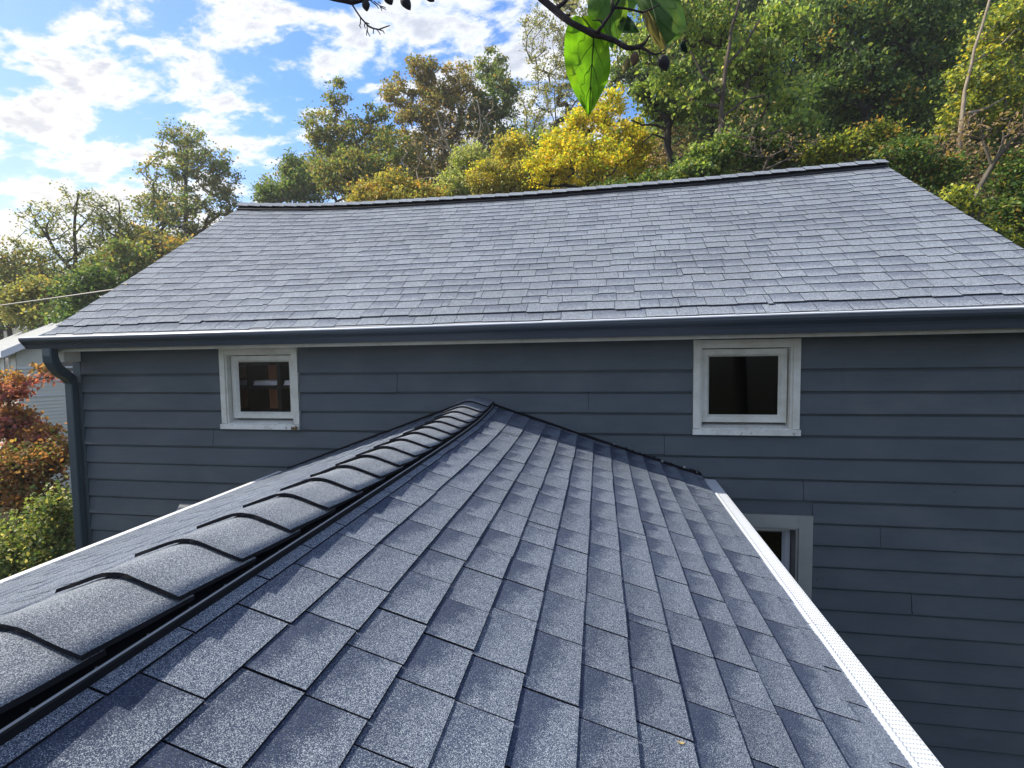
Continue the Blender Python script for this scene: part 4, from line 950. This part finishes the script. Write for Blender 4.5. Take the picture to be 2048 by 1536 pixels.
    tree('shrub', 'low yellowish sprig shrub halfway down the right rake', 'shrub', 10, [(1905, 395, 26, 20), (1935, 415, 26, 16), (1960, 470, 40, 20), (2010, 500, 50, 18)], 1915, 'sparkle', 3600, .07, 100, .18, .04)
    tree('leaning_tree', 'bare grey trunk leaning right beside the right rake', 'tree', 10.5, [(2040, 235, 30, 30), (1960, 250, 24, 30), (2070, 270, 30, 40)], 1912, 'dry', 260, .08, 40, .25, .05, bark=M_BARKM, hollow=0, rmin=.006, paths=[([(1918, 470), (1938, 420), (1962, 370), (1988, 325), (2018, 288), (2060, 245)], .060, .038), ([(1984, 332), (1970, 295), (1962, 262), (1966, 235)], .030, .015), ([(1988, 325), (2004, 290), (2006, 262)], .02, .01), ([(2018, 288), (2048, 285), (2075, 290)], .02, .01)])
    tree('leaning_tree', 'second bare stem leaning low to the right behind the rake', 'tree', 11.4, [(2060, 300, 30, 30), (2080, 340, 30, 30)], 1945, 'dry', 100, .08, 20, .25, .05, bark=M_BARKM, hollow=0, rmin=.006, paths=[([(1940, 480), (1968, 430), (2005, 380), (2040, 345), (2080, 310)], .055, .04), ([(1955, 445), (1960, 415), (1968, 400)], .02, .01)])
    tree('dead_shrub', 'brown twiggy thicket in shade right of the ridge', 'shrub', 12.5, [(1930, 330, 50, 50), (1960, 390, 44, 44), (1900, 290, 40, 40)], 1940, 'dry', 1300, .07, 300, .22, .04, bark=M_BARK, hollow=0, rmin=.005)
    tree('dead_shrub', 'tangle of bare grey twigs behind the ridge right of the dark trunk', 'shrub', 12, [(1530, 290, 60, 34), (1490, 250, 50, 40), (1600, 285, 44, 26)], 1530, 'dry', 160, .07, 170, .2, .035, bark=M_BARKM, hollow=0, rmin=.006)
    # backing wood on the hillside, each tree its own
    back = [(640, 345, 40, 'olive', 'hazy olive tree low behind the ragged left tree'), (790, 335, 42, 'green', 'hazy green tree low behind the orange gold bush'), (920, 340, 40, 'olive', 'hazy olive tree low behind the bare grey tree'), (1060, 300, 36, 'green', 'green tree low behind the golden olive one'), (1330, 60, 26, 'green', 'mid green tree behind the hanging leaves'), (1450, -20, 28, 'green', 'tall mid green tree topmost behind the large leaved tree'), (1560, 120, 27, 'deep', 'shadowy green tree between large leaved and dark trees'), (1680, -10, 30, 'deep', 'shadowy tree left behind the great dark tree'), (1820, 0, 29, 'deep', 'shadowy tree directly behind the great dark tree'), (1960, 40, 25, 'green', 'mid green tree behind the sunlit right edge tree'), (2070, 120, 24, 'olive', 'olive tree cut by the right picture edge'), (1900, 180, 22, 'deep', 'dark tree low behind the sunlit right edge tree'), (1640, 230, 24, 'deep', 'dark low tree behind the ferny shrubs'), (1420, 190, 25, 'green', 'green tree behind the crooked dark trunk'), (1980, 300, 19, 'green', 'green tree behind the leaning bare trunks')]
    for (px, py, d, pal, lab) in back[:4]:
        tree('tree', lab, 'tree', d, [(px, py, 70, 40), (px-60, py+25, 60, 35), (px+60, py+25, 60, 35)], px, pal, 7500, .2, 190, .5, .16, hollow=.2)
    for (px, py, d, pal, lab) in back[4:]:
        tree('tree', lab, 'tree', d, [(px, py, 90, 80), (px-50, py+60, 70, 60), (px+50, py+70, 70, 60), (px+10, py-70, 60, 50)], px, pal, 12000, .19, 260, .60, .2, bark=M_BARKD, tips=('lime', .06, .04) if pal == 'green' else None, hollow=.2)
    # left foreground
    tree('dogwood_tree', 'red and rust leaved tree beside the downspout', 'tree', 8.5, [(40, 768, 44, 9), (85, 752, 22, 8), (15, 785, 30, 14), (30, 850, 46, 18), (92, 875, 30, 12), (55, 885, 46, 18), (5, 850, 40, 24)], 20, 'red', 4400, .070, 190, .12, .05, bark=M_BARKD, tips=('rust', .55, .7), up=.1, hollow=.1)
    tree('dogwood_tree', 'brown bronze leaved bush below the red tree', 'shrub', 8.2, [(40, 930, 56, 26), (90, 925, 36, 24), (20, 985, 44, 34), (70, 985, 36, 24), (112, 905, 24, 20)], 40, 'rust', 5600, .065, 230, .20, .05, bark=M_BARKD, tips=('olive', .25, .2), hollow=.1)
    tree('shrub', 'green and cream leaved shrub under the downspout', 'shrub', 7.4, [(105, 1005, 26, 30), (60, 1065, 56, 36), (115, 1060, 34, 36), (20, 1115, 56, 40), (90, 1120, 56, 36)], 90, 'bush', 10500, .055, 270, .20, .04, bark=M_BARK, hollow=.1)
forest()
def undergrowth():
    r = np.random.default_rng(77); n = 60000
    x = r.uniform(-12, 26, n); y = r.uniform(7.5, 34, n); k = (0.6*(y-6)+0.42*(x-3)) > -1; x, y = x[k], y[k]
    # clumped
    cx = r.uniform(-12, 26, 900); cy = r.uniform(7.5, 34, 900); i = r.integers(0, 900, len(x)); x = cx[i]+r.normal(0, .55, len(x)); y = cy[i]+r.normal(0, .55, len(x))
    z = ground_z(x, y)+np.abs(r.normal(0, .42, len(x)))+.05
    o = link('undergrowth', leaf_mesh('undergrowth', [(np.stack([x, y, z], 1), 'vine')], .17, r, .6)); tag(o, 'low leafy undergrowth covering the hillside behind the house', 'undergrowth', None, 'stuff')
undergrowth()

# ------------------------------------------------------------------ neighbouring house, cables
def neighbour():
    c = at(31, 698, 16.0); g = unit(np.array([0.50, 0.87, 0.0])); e = unit(np.array([-0.87, 0.50, 0.0])); zg = GZ
    # g runs along the gable wall, e along the eave wall, both away from the near corner
    W, Ln = 7.0, 10.0; ze = c[2]; zr = ze+1.95
    root = thing('neighbour_house', 'grey roofed neighbouring house with beige lap siding at left edge', 'house', (c+g*3.5+e*5)*[1, 1, 0]+[0, 0, zg])
    P = lambda a, b, z: np.array([c[0]+g[0]*a+e[0]*b, c[1]+g[1]*a+e[1]*b, z])
    mw = simple('beige lap siding', (0.66, 0.655, 0.57), .6, .3, var=.06); mr = simple('weathered grey roofing', (0.36, 0.37, 0.36), .9, .2, var=.12, scale=3); mc = simple('cream wall', (.66, .60, .46), .6, .3, var=.05)
    mb = MB()
    z = zg; step = .115                                               # lapped courses: each a thin wedge round the house
    while z < ze+0.02:
        for (a0, b0, a1, b1) in ((0, 0, W, 0), (W, 0, W, Ln), (W, Ln, 0, Ln), (0, Ln, 0, 0)):
            p, q = P(a0, b0, z), P(a1, b1, z); n = unit(np.cross(q-p, (0, 0, 1)))*-1; n = -n if n@(P(W/2, Ln/2, z)-p) > 0 else n
            mb.add([p+n*.02, q+n*.02, q+(0, 0, step), p+(0, 0, step), p, q], [(0, 1, 2, 3), (0, 4, 5, 1)])
        z += step
    while z < zr-.1:
        f = (z-ze)/(zr-ze); a0, a1 = W*f/2, W-W*f/2; f2 = (z+step-ze)/(zr-ze); a2, a3 = W*f2/2, W-W*f2/2
        for b, s in ((0, -1), (Ln, 1)):
            n = e*s*.02; mb.add([P(a0, b, z)+n, P(a1, b, z)+n, P(a3, b, z+step), P(a2, b, z+step), P(a0, b, z), P(a1, b, z)], [(0, 1, 2, 3), (0, 4, 5, 1)])
        z += step
    mb.build('wall', mw, root)
    mb = MB(); o = .35; f = lambda a: ze+.06+(zr-ze)*(a/(W/2))
    for s in (0, 1):
        A = (lambda a: a) if s == 0 else (lambda a: W-a)
        mb.hexa([P(A(-o), -o, f(-o)), P(A(-o), Ln+o, f(-o)), P(A(W/2), Ln+o, f(W/2)), P(A(W/2), -o, f(W/2)), P(A(-o), -o, f(-o)+.07), P(A(-o), Ln+o, f(-o)+.07), P(A(W/2), Ln+o, f(W/2)+.07), P(A(W/2), -o, f(W/2)+.07)])
    rf = mb.build('roof', mr, root)
    mb = MB(); mb.tube([P(W/2, -o, f(W/2)+.085), P(W/2, Ln+o, f(W/2)+.085)], .05, 6); mb.build('lit_ridge_strip', M_WHITE, rf)  # white tube: the lit ridge edge is put into the colour
    mb = MB()
    for s in (0, 1):
        A = (lambda a: a) if s == 0 else (lambda a: W-a)
        mb.hexa([P(A(-o), -o-.03, f(-o)-.14), P(A(W/2), -o-.03, f(W/2)-.14), P(A(W/2), -o, f(W/2)-.14), P(A(-o), -o, f(-o)-.14), P(A(-o), -o-.03, f(-o)+.075), P(A(W/2), -o-.03, f(W/2)+.075), P(A(W/2), -o, f(W/2)+.075), P(A(-o), -o, f(-o)+.075)])
    mb.hexa([P(-o-.02, -o, f(-o)-.12), P(-o-.02, Ln+o, f(-o)-.12), P(-o, Ln+o, f(-o)-.12), P(-o, -o, f(-o)-.12), P(-o-.02, -o, f(-o)+.07), P(-o-.02, Ln+o, f(-o)+.07), P(-o, Ln+o, f(-o)+.07), P(-o, -o, f(-o)+.07)])
    mb.build('fascia', M_WHITE, root)
    for zz in (-.62, -1.04, -1.50):  # white strips across the gable wall
        mb = MB(); mb.hexa([P(0, -.035, ze+zz), P(W, -.035, ze+zz), P(W, -.0, ze+zz), P(0, 0, ze+zz), P(0, -.035, ze+zz+.05), P(W, -.035, ze+zz+.05), P(W, 0, ze+zz+.05), P(0, 0, ze+zz+.05)]); mb.build('white_strip', M_WHITE, root)
    for (a, zz, w_, h_, side) in ((1.0, -.75, .95, .75, 0), (1.2, -.85, 1.0, .9, 1), (3.6, -.85, 1.0, .9, 1)):
        Q = (lambda u, d_, z_: P(a+u, -d_, ze+zz+z_)) if side == 0 else (lambda u, d_, z_: P(-d_, a+u, ze+zz+z_))
        mb = MB()
        for (u0, u1, z0, z1) in ((-.06, 0, -.06, h_+.06), (w_, w_+.06, -.06, h_+.06), (0, w_, -.06, 0), (0, w_, h_, h_+.06)):
            mb.hexa([Q(u0, .05, z0), Q(u1, .05, z0), Q(u1, 0, z0), Q(u0, 0, z0), Q(u0, .05, z1), Q(u1, .05, z1), Q(u1, 0, z1), Q(u0, 0, z1)])
        w = mb.build('window', M_WHITE, root)
        mb = MB(); mb.add([Q(0, .03, 0), Q(w_, .03, 0), Q(w_, .03, h_), Q(0, .03, h_)], [(0, 1, 2, 3)]); mb.build('pane', simple('dim pane', (.16, .15, .13), .1, .5), w)
    mb = MB(); mb.hexa([P(-.03, 1.0, ze-3.2), P(-.03, 8, ze-3.2), P(-.021, 8, ze-3.2), P(-.021, 1.0, ze-3.2), P(-.03, 1.0, ze-1.2), P(-.03, 8, ze-1.2), P(-.021, 8, ze-1.2), P(-.021, 1.0, ze-1.2)]); mb.build('cream_wall_panel', mc, root)
neighbour()
mb = MB(); m_ = at(420, 549, 11); mb.tube([(m_[0], m_[1]-.02, .2), (m_[0], m_[1]-.02, m_[2]+.08)], .03, 8); mb.build('service_mast', M_GUT, house)
def cable(p, q, r, drop, label):
    mb = MB(); pts = [np.array(p)+(np.array(q)-np.array(p))*t-np.array([0, 0, drop*4*t*(1-t)]) for t in np.linspace(0, 1, 15)]; mb.tube(pts, r, 5)
    o = mb.build('utility_cable', simple('weathered cable', (.42, .38, .31), .6, .3, var=.1)); tag(o, label, 'cable')
cable(at(-330, 654, 17), at(420, 551, 11), .016, .03, 'pale service cable crossing the trees at the left edge')
cable(at(2500, 445, 16), (3.5, 5.6, 0.6), .012, .05, 'thin cable running off past the lower right rake')

# ------------------------------------------------------------------ branch with big leaves hanging into the top of the view
bt = thing('overhanging_tree', 'dark branch with big heart leaves and pods hanging in at top', 'tree', (2.6, -5.2, GZ))
def overhang():
    D = 1.25
    a = lambda x, y, d=D: at(x, y, d)
    mb = MB()
    trunk = [(2.6, -5.2, GZ-.1), (2.62, -5.25, -2.0), (2.5, -5.2, 0.2), (2.3, -5.0, 1.6), (1.9, -4.6, 2.4)]; mb.tube(trunk, [.16, .13, .11, .09, .06], 8)
    mb.tube([(1.9, -4.6, 2.4), (1.2, -4.1, 2.4), (.5, -3.7, 2.0), tuple(a(900, -330)), tuple(a(1000, -110)), tuple(a(1068, -22))], [.05, .035, .022, .015, .012, .010], 7)
    mb.build('trunk', M_TWIG, bt)
    K = D/FPX
    br = [(1064, -26), (1082, -3), (1098, 10), (1116, 25), (1130, 37), (1144, 47), (1166, 58), (1187, 68), (1208, 74), (1229, 81), (1243, 90), (1255, 96), (1268, 96), (1280, 93)]
    rw = [7.8, 7.6, 7.6, 8.2, 7.2, 6.6, 6.6, 8.2, 6.2, 5.6, 5.6, 5.8, 5.2, 5.4]
    mb = MB(); rr = random.Random(2)
    mb.tube([a(x, y, D+.01*math.sin(i)) for i, (x, y) in enumerate(br)], [q*K*.88 for q in rw], 9)
    mb.tube([a(1280, 93), a(1290, 86), a(1296, 76), a(1300, 70)], [4.2*K, 3*K, 2.4*K, 2*K], 6)
    mb.tube([a(1278, 94), a(1287, 97), a(1298, 104), a(1310, 109), a(1322, 106), a(1333, 96)], [3.2*K, 2.6*K, 2.3*K, 2.0*K, 1.4*K, 1.0*K], 6)
    mb.tube([a(1112, 20), a(1119, 12), a(1130, 3), a(1142, -14)], [5*K, 4.4*K, 4.2*K, 4*K], 7)
    mb.tube([a(1122, 31), a(1130, 31), a(1141, 30)], [4*K, 2.5*K, 2.0*K], 6)
    mb.tube([a(1193, 66), a(1203, 54), a(1212, 41), a(1222, 27), a(1229, 15), a(1238, 0), a(1244, -14)], [4.6*K, 3.4*K, 3.2*K, 2.8*K, 2.6*K, 2.3*K, 2.2*K], 7)
    mb.tube([a(1224, 24), a(1226, 10), a(1224, -10)], [2.6*K, 2.2*K, 2*K], 6)
    mb.tube([a(1229, 15), a(1252, 17), a(1270, 21), a(1285, 25)], [2.4*K, 2*K, 2*K, 2.2*K], 6)
    mb.tube([a(1285, 25), a(1302, 18), a(1320, 9)], [2*K, 1.5*K, 1*K], 5)
    mb.tube([a(1205, 52), a(1203, 42), a(1194, 40), a(1184, 41)], [2.2*K, 1.6*K, 1.2*K, .9*K], 5)
    for s in (((1263, 100), (1265, 112), (1264, 121)), ((1279, 97), (1280, 108), (1274, 114)), ((1312, 109), (1316, 118), (1322, 124)), ((1298, 105), (1301, 118), (1304, 126))): mb.tube([a(*q) for q in s], [1.3*K, 1.1*K, 1*K], 5)
    mb.build('branch', M_TWIG, bt, smooth=True)
    # second spray further left
    D2 = 1.5; K2 = D2/FPX; b = lambda x, y: at(x, y, D2)
    mb = MB()
    mb.tube([tuple(a(900, -330)), b(770, -120), b(716, -20), b(700, 0)], [.012, 6*K2, 5*K2, 5*K2], 7)
    mb.tube([b(648, -6), b(672, 0), b(690, 2), b(704, 5), b(718, 1), b(738, -3), b(760, -6)], [3*K2, 3.4*K2, 4.5*K2, 5*K2, 5*K2, 4*K2, 3*K2], 7)
    mb.tube([b(702, 4), b(708, 15), b(715, 26), b(722, 36), b(731, 46), b(738, 53), b(747, 57), b(758, 59), b(768, 55), b(780, 51)], [2*K2, 1.8*K2, 1.8*K2, 1.8*K2, 1.7*K2, 1.9*K2, 1.5*K2, 1.4*K2, 1.2*K2, .9*K2], 6)
    for s in (((721, 35), (721, 47), (719, 51), (722, 56)), ((730, 46), (729, 52), (731, 57)), ((734, 50), (735, 63), (740, 73)), ((734, 60), (733, 71)), ((747, 57), (747, 67)), ((754, 59), (761, 69)), ((757, 59), (766, 62), (769, 67)), ((732, 45), (739, 48)), ((772, 53), (776, 52)), ((740, 0), (754, 12), (757, 17)), ((748, 3), (760, 12), (764, 22)), ((760, 12), (771, 15)), ((762, 15), (772, 19)), ((756, 4), (762, 8))):
        mb.tube([b(*q) for q in s], [1.1*K2]*(len(s)-1)+[.8*K2], 5)
    mb.build('twig', M_TWIG, bt, smooth=True)

    def leaf(out, mid, d, bend, cols, label=None, trans=.55, veins=True, rip=.015):
        """blade from an outline given round its midrib: grid between left and right edge, with ripples, and raised veins"""
        # out: (left edge list, right edge list) from base to tip, equal length
        Lf, Rt = out; n = len(Lf); m = 9; V = []; 
        for i in range(n):
            for j in range(m):
                t = j/(m-1); c = mid[i]
                if t < .5: p = (Lf[i][0]+(c[0]-Lf[i][0])*t*2, Lf[i][1]+(c[1]-Lf[i][1])*t*2)
                else: p = (c[0]+(Rt[i][0]-c[0])*(t*2-1), c[1]+(Rt[i][1]-c[1])*(t*2-1))
                off = bend*(abs(t-.5)*2)**1.3+rip*math.sin(i*1.7+j*1.1)*(abs(t-.5)*2)+.05*(i/n)**2
                V.append(at(p[0], p[1], d+off))
        F = [(i*m+j, i*m+j+1, (i+1)*m+j+1, (i+1)*m+j) for i in range(n-1) for j in range(m-1)]
        mt, t_, bs = material('leaf blade'); t_.nodes.clear()
        o = N(t_, 'ShaderNodeOutputMaterial'); P_ = pos(t_); nz = noise(t_, P_, 28, 5, .65); nz2 = noise(t_, P_, 260, 3, .6)
        c = mixc(t_, maprange(t_, nz.outputs[0], .35, .68), cols[0], cols[1]); c = mixc(t_, mathn(t_, 'MULTIPLY', maprange(t_, nz2.outputs[0], .45, .7), .35), c, cols[0])
        sp_ = noise(t_, P_, 55, 6, .7); c = mixc(t_, mathn(t_, 'MULTIPLY', maprange(t_, sp_.outputs[0], .64, .70), .8), c, (.10, .075, .02)); yl = noise(t_, P_, 11, 3, .5); c = mixc(t_, mathn(t_, 'MULTIPLY', maprange(t_, yl.outputs[0], .54, .70), .45), c, (cols[1][0]*1.9, cols[1][1]*1.2, cols[1][2]))
        pr = N(t_, 'ShaderNodeBsdfPrincipled'); pr.inputs['Roughness'].default_value = .5; pr.inputs['Specular IOR Level'].default_value = .25; L(t_, c, pr.inputs['Base Color'])
        tr = N(t_, 'ShaderNodeBsdfTranslucent'); L(t_, mixc(t_, 1.0, c, cols[2], 'MULTIPLY'), tr.inputs[0]); mx = N(t_, 'ShaderNodeMixShader'); mx.inputs[0].default_value = trans
        L(t_, pr.outputs[0], mx.inputs[1]); L(t_, tr.outputs[0], mx.inputs[2]); L(t_, mx.outputs[0], o.inputs[0])
        me = mesh_from('leaf', V, F, mt, smooth=True); lo = link('leaf', me, bt)
        if label: lo['label'] = label
        if veins:
            mv = MB(); Kd = d/FPX; G = lambda i, j: np.array(V[i*m+j])-Fv*.0012
            mv.tube([G(i, 4) for i in range(n)], [1.5*Kd*(1-.7*i/n)+.3*Kd for i in range(n)], 4)
            for i in range(1, n-3, 2):
                for s in (-1, 1): mv.tube([G(i, 4), G(min(n-1, i+1), 4+s*1), G(min(n-1, i+2), 4+s*2), G(min(n-1, i+3), 4+s*3)], [.8*Kd, .6*Kd, .45*Kd, .3*Kd], 4)
            mv.build('vein', simple('leaf vein', (.05, .09, .015), .6, .3), lo)
        return lo
    # big translucent leaf hanging tip down
    leaf(([(1150, 30), (1138, 42), (1131, 62), (1129, 85), (1128, 108), (1130, 130), (1134, 150), (1142, 172), (1153, 194), (1165, 214), (1177, 232)],
          [(1174, 30), (1190, 36), (1204, 50), (1214, 72), (1219, 98), (1221, 122), (1220, 146), (1213, 168), (1202, 190), (1190, 213), (1177.5, 232)]),
         [(1164, 34), (1178, 52), (1186, 68), (1187, 86), (1185, 106), (1184, 128), (1182, 150), (1181, 172), (1180, 192), (1179, 212), (1177.2, 232)], D+.03, -.02, ((.09, .20, .012), (.14, .29, .018), (2.1, 2.3, .9)), 'largest bright green leaf hanging tip down', .62)
    leaf(([(1200, -30), (1182, -14), (1175, 6), (1176, 26), (1182, 46), (1194, 62), (1208, 80), (1222, 97)],
          [(1244, -30), (1252, -14), (1256, 6), (1256, 24), (1252, 42), (1246, 60), (1238, 80), (1225, 98)]),
         [(1222, -30), (1224, -14), (1222, 6), (1221, 24), (1220, 44), (1220, 60), (1222, 80), (1224, 98)], D+.09, .02, ((.055, .12, .03), (.10, .19, .035), (1.5, 1.7, .8)), 'duller green leaf behind the branch', .45)
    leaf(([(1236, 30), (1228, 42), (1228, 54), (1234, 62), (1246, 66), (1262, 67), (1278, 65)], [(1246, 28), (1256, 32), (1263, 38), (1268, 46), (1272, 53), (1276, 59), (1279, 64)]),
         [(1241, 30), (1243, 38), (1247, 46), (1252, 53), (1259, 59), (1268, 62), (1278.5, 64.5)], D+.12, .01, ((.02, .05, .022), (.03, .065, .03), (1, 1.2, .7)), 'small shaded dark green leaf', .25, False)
    leaf(([(1262, -25), (1270, 0), (1281, 20), (1287, 40), (1293, 58), (1302, 72), (1312, 84), (1322, 94)], [(1345, -25), (1358, -4), (1366, 16), (1371, 38), (1372, 56), (1366, 68), (1352, 78), (1334, 90)]),
         [(1296, -25), (1300, -4), (1306, 16), (1311, 36), (1316, 52), (1320, 66), (1324, 80), (1328, 92)], D+.05, .03, ((.045, .10, .028), (.075, .13, .04), (1.5, 1.6, .9)), 'large drooping leaf right of the branch', .42)
    leaf(([(1283, 24), (1286, 40), (1292, 56), (1300, 70), (1308, 86), (1324, 98)], [(1296, 20), (1306, 36), (1314, 52), (1322, 68), (1330, 84), (1332, 96)]),
         [(1290, 22), (1296, 38), (1302, 54), (1310, 69), (1318, 85), (1328, 97)], D+.035, -.015, ((.20, .18, .07), (.28, .24, .10), (1.2, 1.2, .8)), 'folded tan underside of the drooping leaf', .35, False)
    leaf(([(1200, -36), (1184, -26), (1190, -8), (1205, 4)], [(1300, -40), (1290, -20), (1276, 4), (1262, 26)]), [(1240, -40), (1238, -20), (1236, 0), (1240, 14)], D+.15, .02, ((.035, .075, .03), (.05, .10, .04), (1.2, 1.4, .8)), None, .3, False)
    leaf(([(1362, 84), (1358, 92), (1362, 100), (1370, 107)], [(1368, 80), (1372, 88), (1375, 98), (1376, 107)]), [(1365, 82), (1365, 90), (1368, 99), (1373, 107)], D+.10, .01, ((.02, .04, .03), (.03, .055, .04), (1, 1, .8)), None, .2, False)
    def pod(px, py, rx, ry, d, tilt, mat, split=0):
        n, m = 9, 10; c = at(px, py, d); k = d/FPX; V = []
        for i in range(n):
            t = i/(n-1); w = math.sin(math.pi*min(1, t*.97+.015))**.75*(1-.35*t)+.02; zz = (t-.5)*2*ry
            for j in range(m):
                ang = 2*math.pi*j/m; rr_ = w*rx*(1.12 if j % 5 == 0 else 1.0)
                u = rr_*math.cos(ang); dd = rr_*math.sin(ang)
                x = u*math.cos(tilt)-zz*math.sin(tilt); y = u*math.sin(tilt)+zz*math.cos(tilt)
                V.append(c+Rv*x*k-Uv*y*k+Fv*dd*k)
        F = [(i*m+j, i*m+(j+1) % m, (i+1)*m+(j+1) % m, (i+1)*m+j) for i in range(n-1) for j in range(m)]+[tuple(range(m))[::-1], tuple(range((n-1)*m, n*m))]
        return link('seed_pod', mesh_from('seed_pod', V, F, mat, smooth=True), bt)
    mp1 = simple('tan seed pod', (.17, .14, .05), .7, .3, var=.4, scale=60); mp2 = simple('brown seed pod', (.09, .055, .03), .7, .3, var=.5, scale=60); mp3 = simple('dark seed pod', (.022, .018, .020), .7, .3, var=.4, scale=60)
    pod(1252, 131, 7.5, 17, D, .28, mp1); pod(1269, 118, 9.5, 15, D-.012, .12, mp2); pod(1328, 126, 13, 16, D+.01, -.25, mp3)
    pod(732, 11, 8.5, 12, D2, -.15, mp3); pod(778, -1, 10, 12, D2, -.5, mp3); pod(812, 6, 10.5, 16.5, D2+.01, -.55, mp3); pod(860, -4, 8, 11, D2, -.9, mp3)
overhang()

# ------------------------------------------------------------------ small fallen leaves
def fallen(p, ax, ay, az, s, c, label):
    me_v = []; 
    for (u, v, h) in ((-1, 0, .25), (-.5, .5, .05), (.3, .45, 0), (1, .05, .3), (.4, -.4, .02), (-.45, -.5, .12), (0, 0, -.02)): me_v.append(p+ax*u*s+ay*v*s+az*(h*s+.004))
    me = mesh_from('fallen_leaf', me_v, [(0, 5, 6), (5, 4, 6), (4, 3, 6), (3, 2, 6), (2, 1, 6), (1, 0, 6)], simple('fallen leaf '+label[:8], c, .8, .2, var=.4, scale=80))
    tag(link('fallen_leaf', me), label, 'leaf')
def near_hit(px, py):
    d = at(px, py, 1.0)-CAM; lo, hi = .2, 12
    for _ in range(60):
        m = (lo+hi)/2; q = CAM+d*m
        if q[2] > near_roof(q[0], q[1])[2]: lo = m
        else: hi = m
    return CAM+d*lo
p = near_hit(1360, 1496); fallen(p+np.array([0, 0, .010]), np.array([.9, .3, -.3]), np.array([-.3, .95, 0]), np.array([.3, 0, .95]), .012, (.42, .33, .14), 'tiny curled tan leaf lying near the white gutter')
nn = unit(np.array([0, -.55, .83])); d_ = at(254, 571, 1.0)-CAM; q0 = main_roof(-5.2, .3); tt = ((q0-CAM)@nn)/(d_@nn); p = CAM+d_*tt
fallen(p+nn*.014, np.array([1., 0, 0]), unit(np.cross(nn, [1., 0, 0])), nn, .030, (.52, .42, .27), 'pale tan leaf lying on the left end of the main roof')

# ------------------------------------------------------------------ the air between: a thin autumn haze
def air():
    mb = MB(); mb.box((-1000, -800, -6.5), (1000, 1300, 36)); m = bpy.data.materials.new('thin haze'); m.use_nodes = True; t = m.node_tree; t.nodes.clear()
    o = N(t, 'ShaderNodeOutputMaterial'); v = N(t, 'ShaderNodeVolumePrincipled'); v.inputs['Color'].default_value = (.92, .95, 1.0, 1); v.inputs['Density'].default_value = 0.0010; v.inputs['Anisotropy'].default_value = 0.35
    L(t, v.outputs[0], o.inputs['Volume']); h = mb.build('haze', m); tag(h, 'thin pale haze in the valley air', None, None, 'stuff'); h.display_type = 'WIRE'
air()
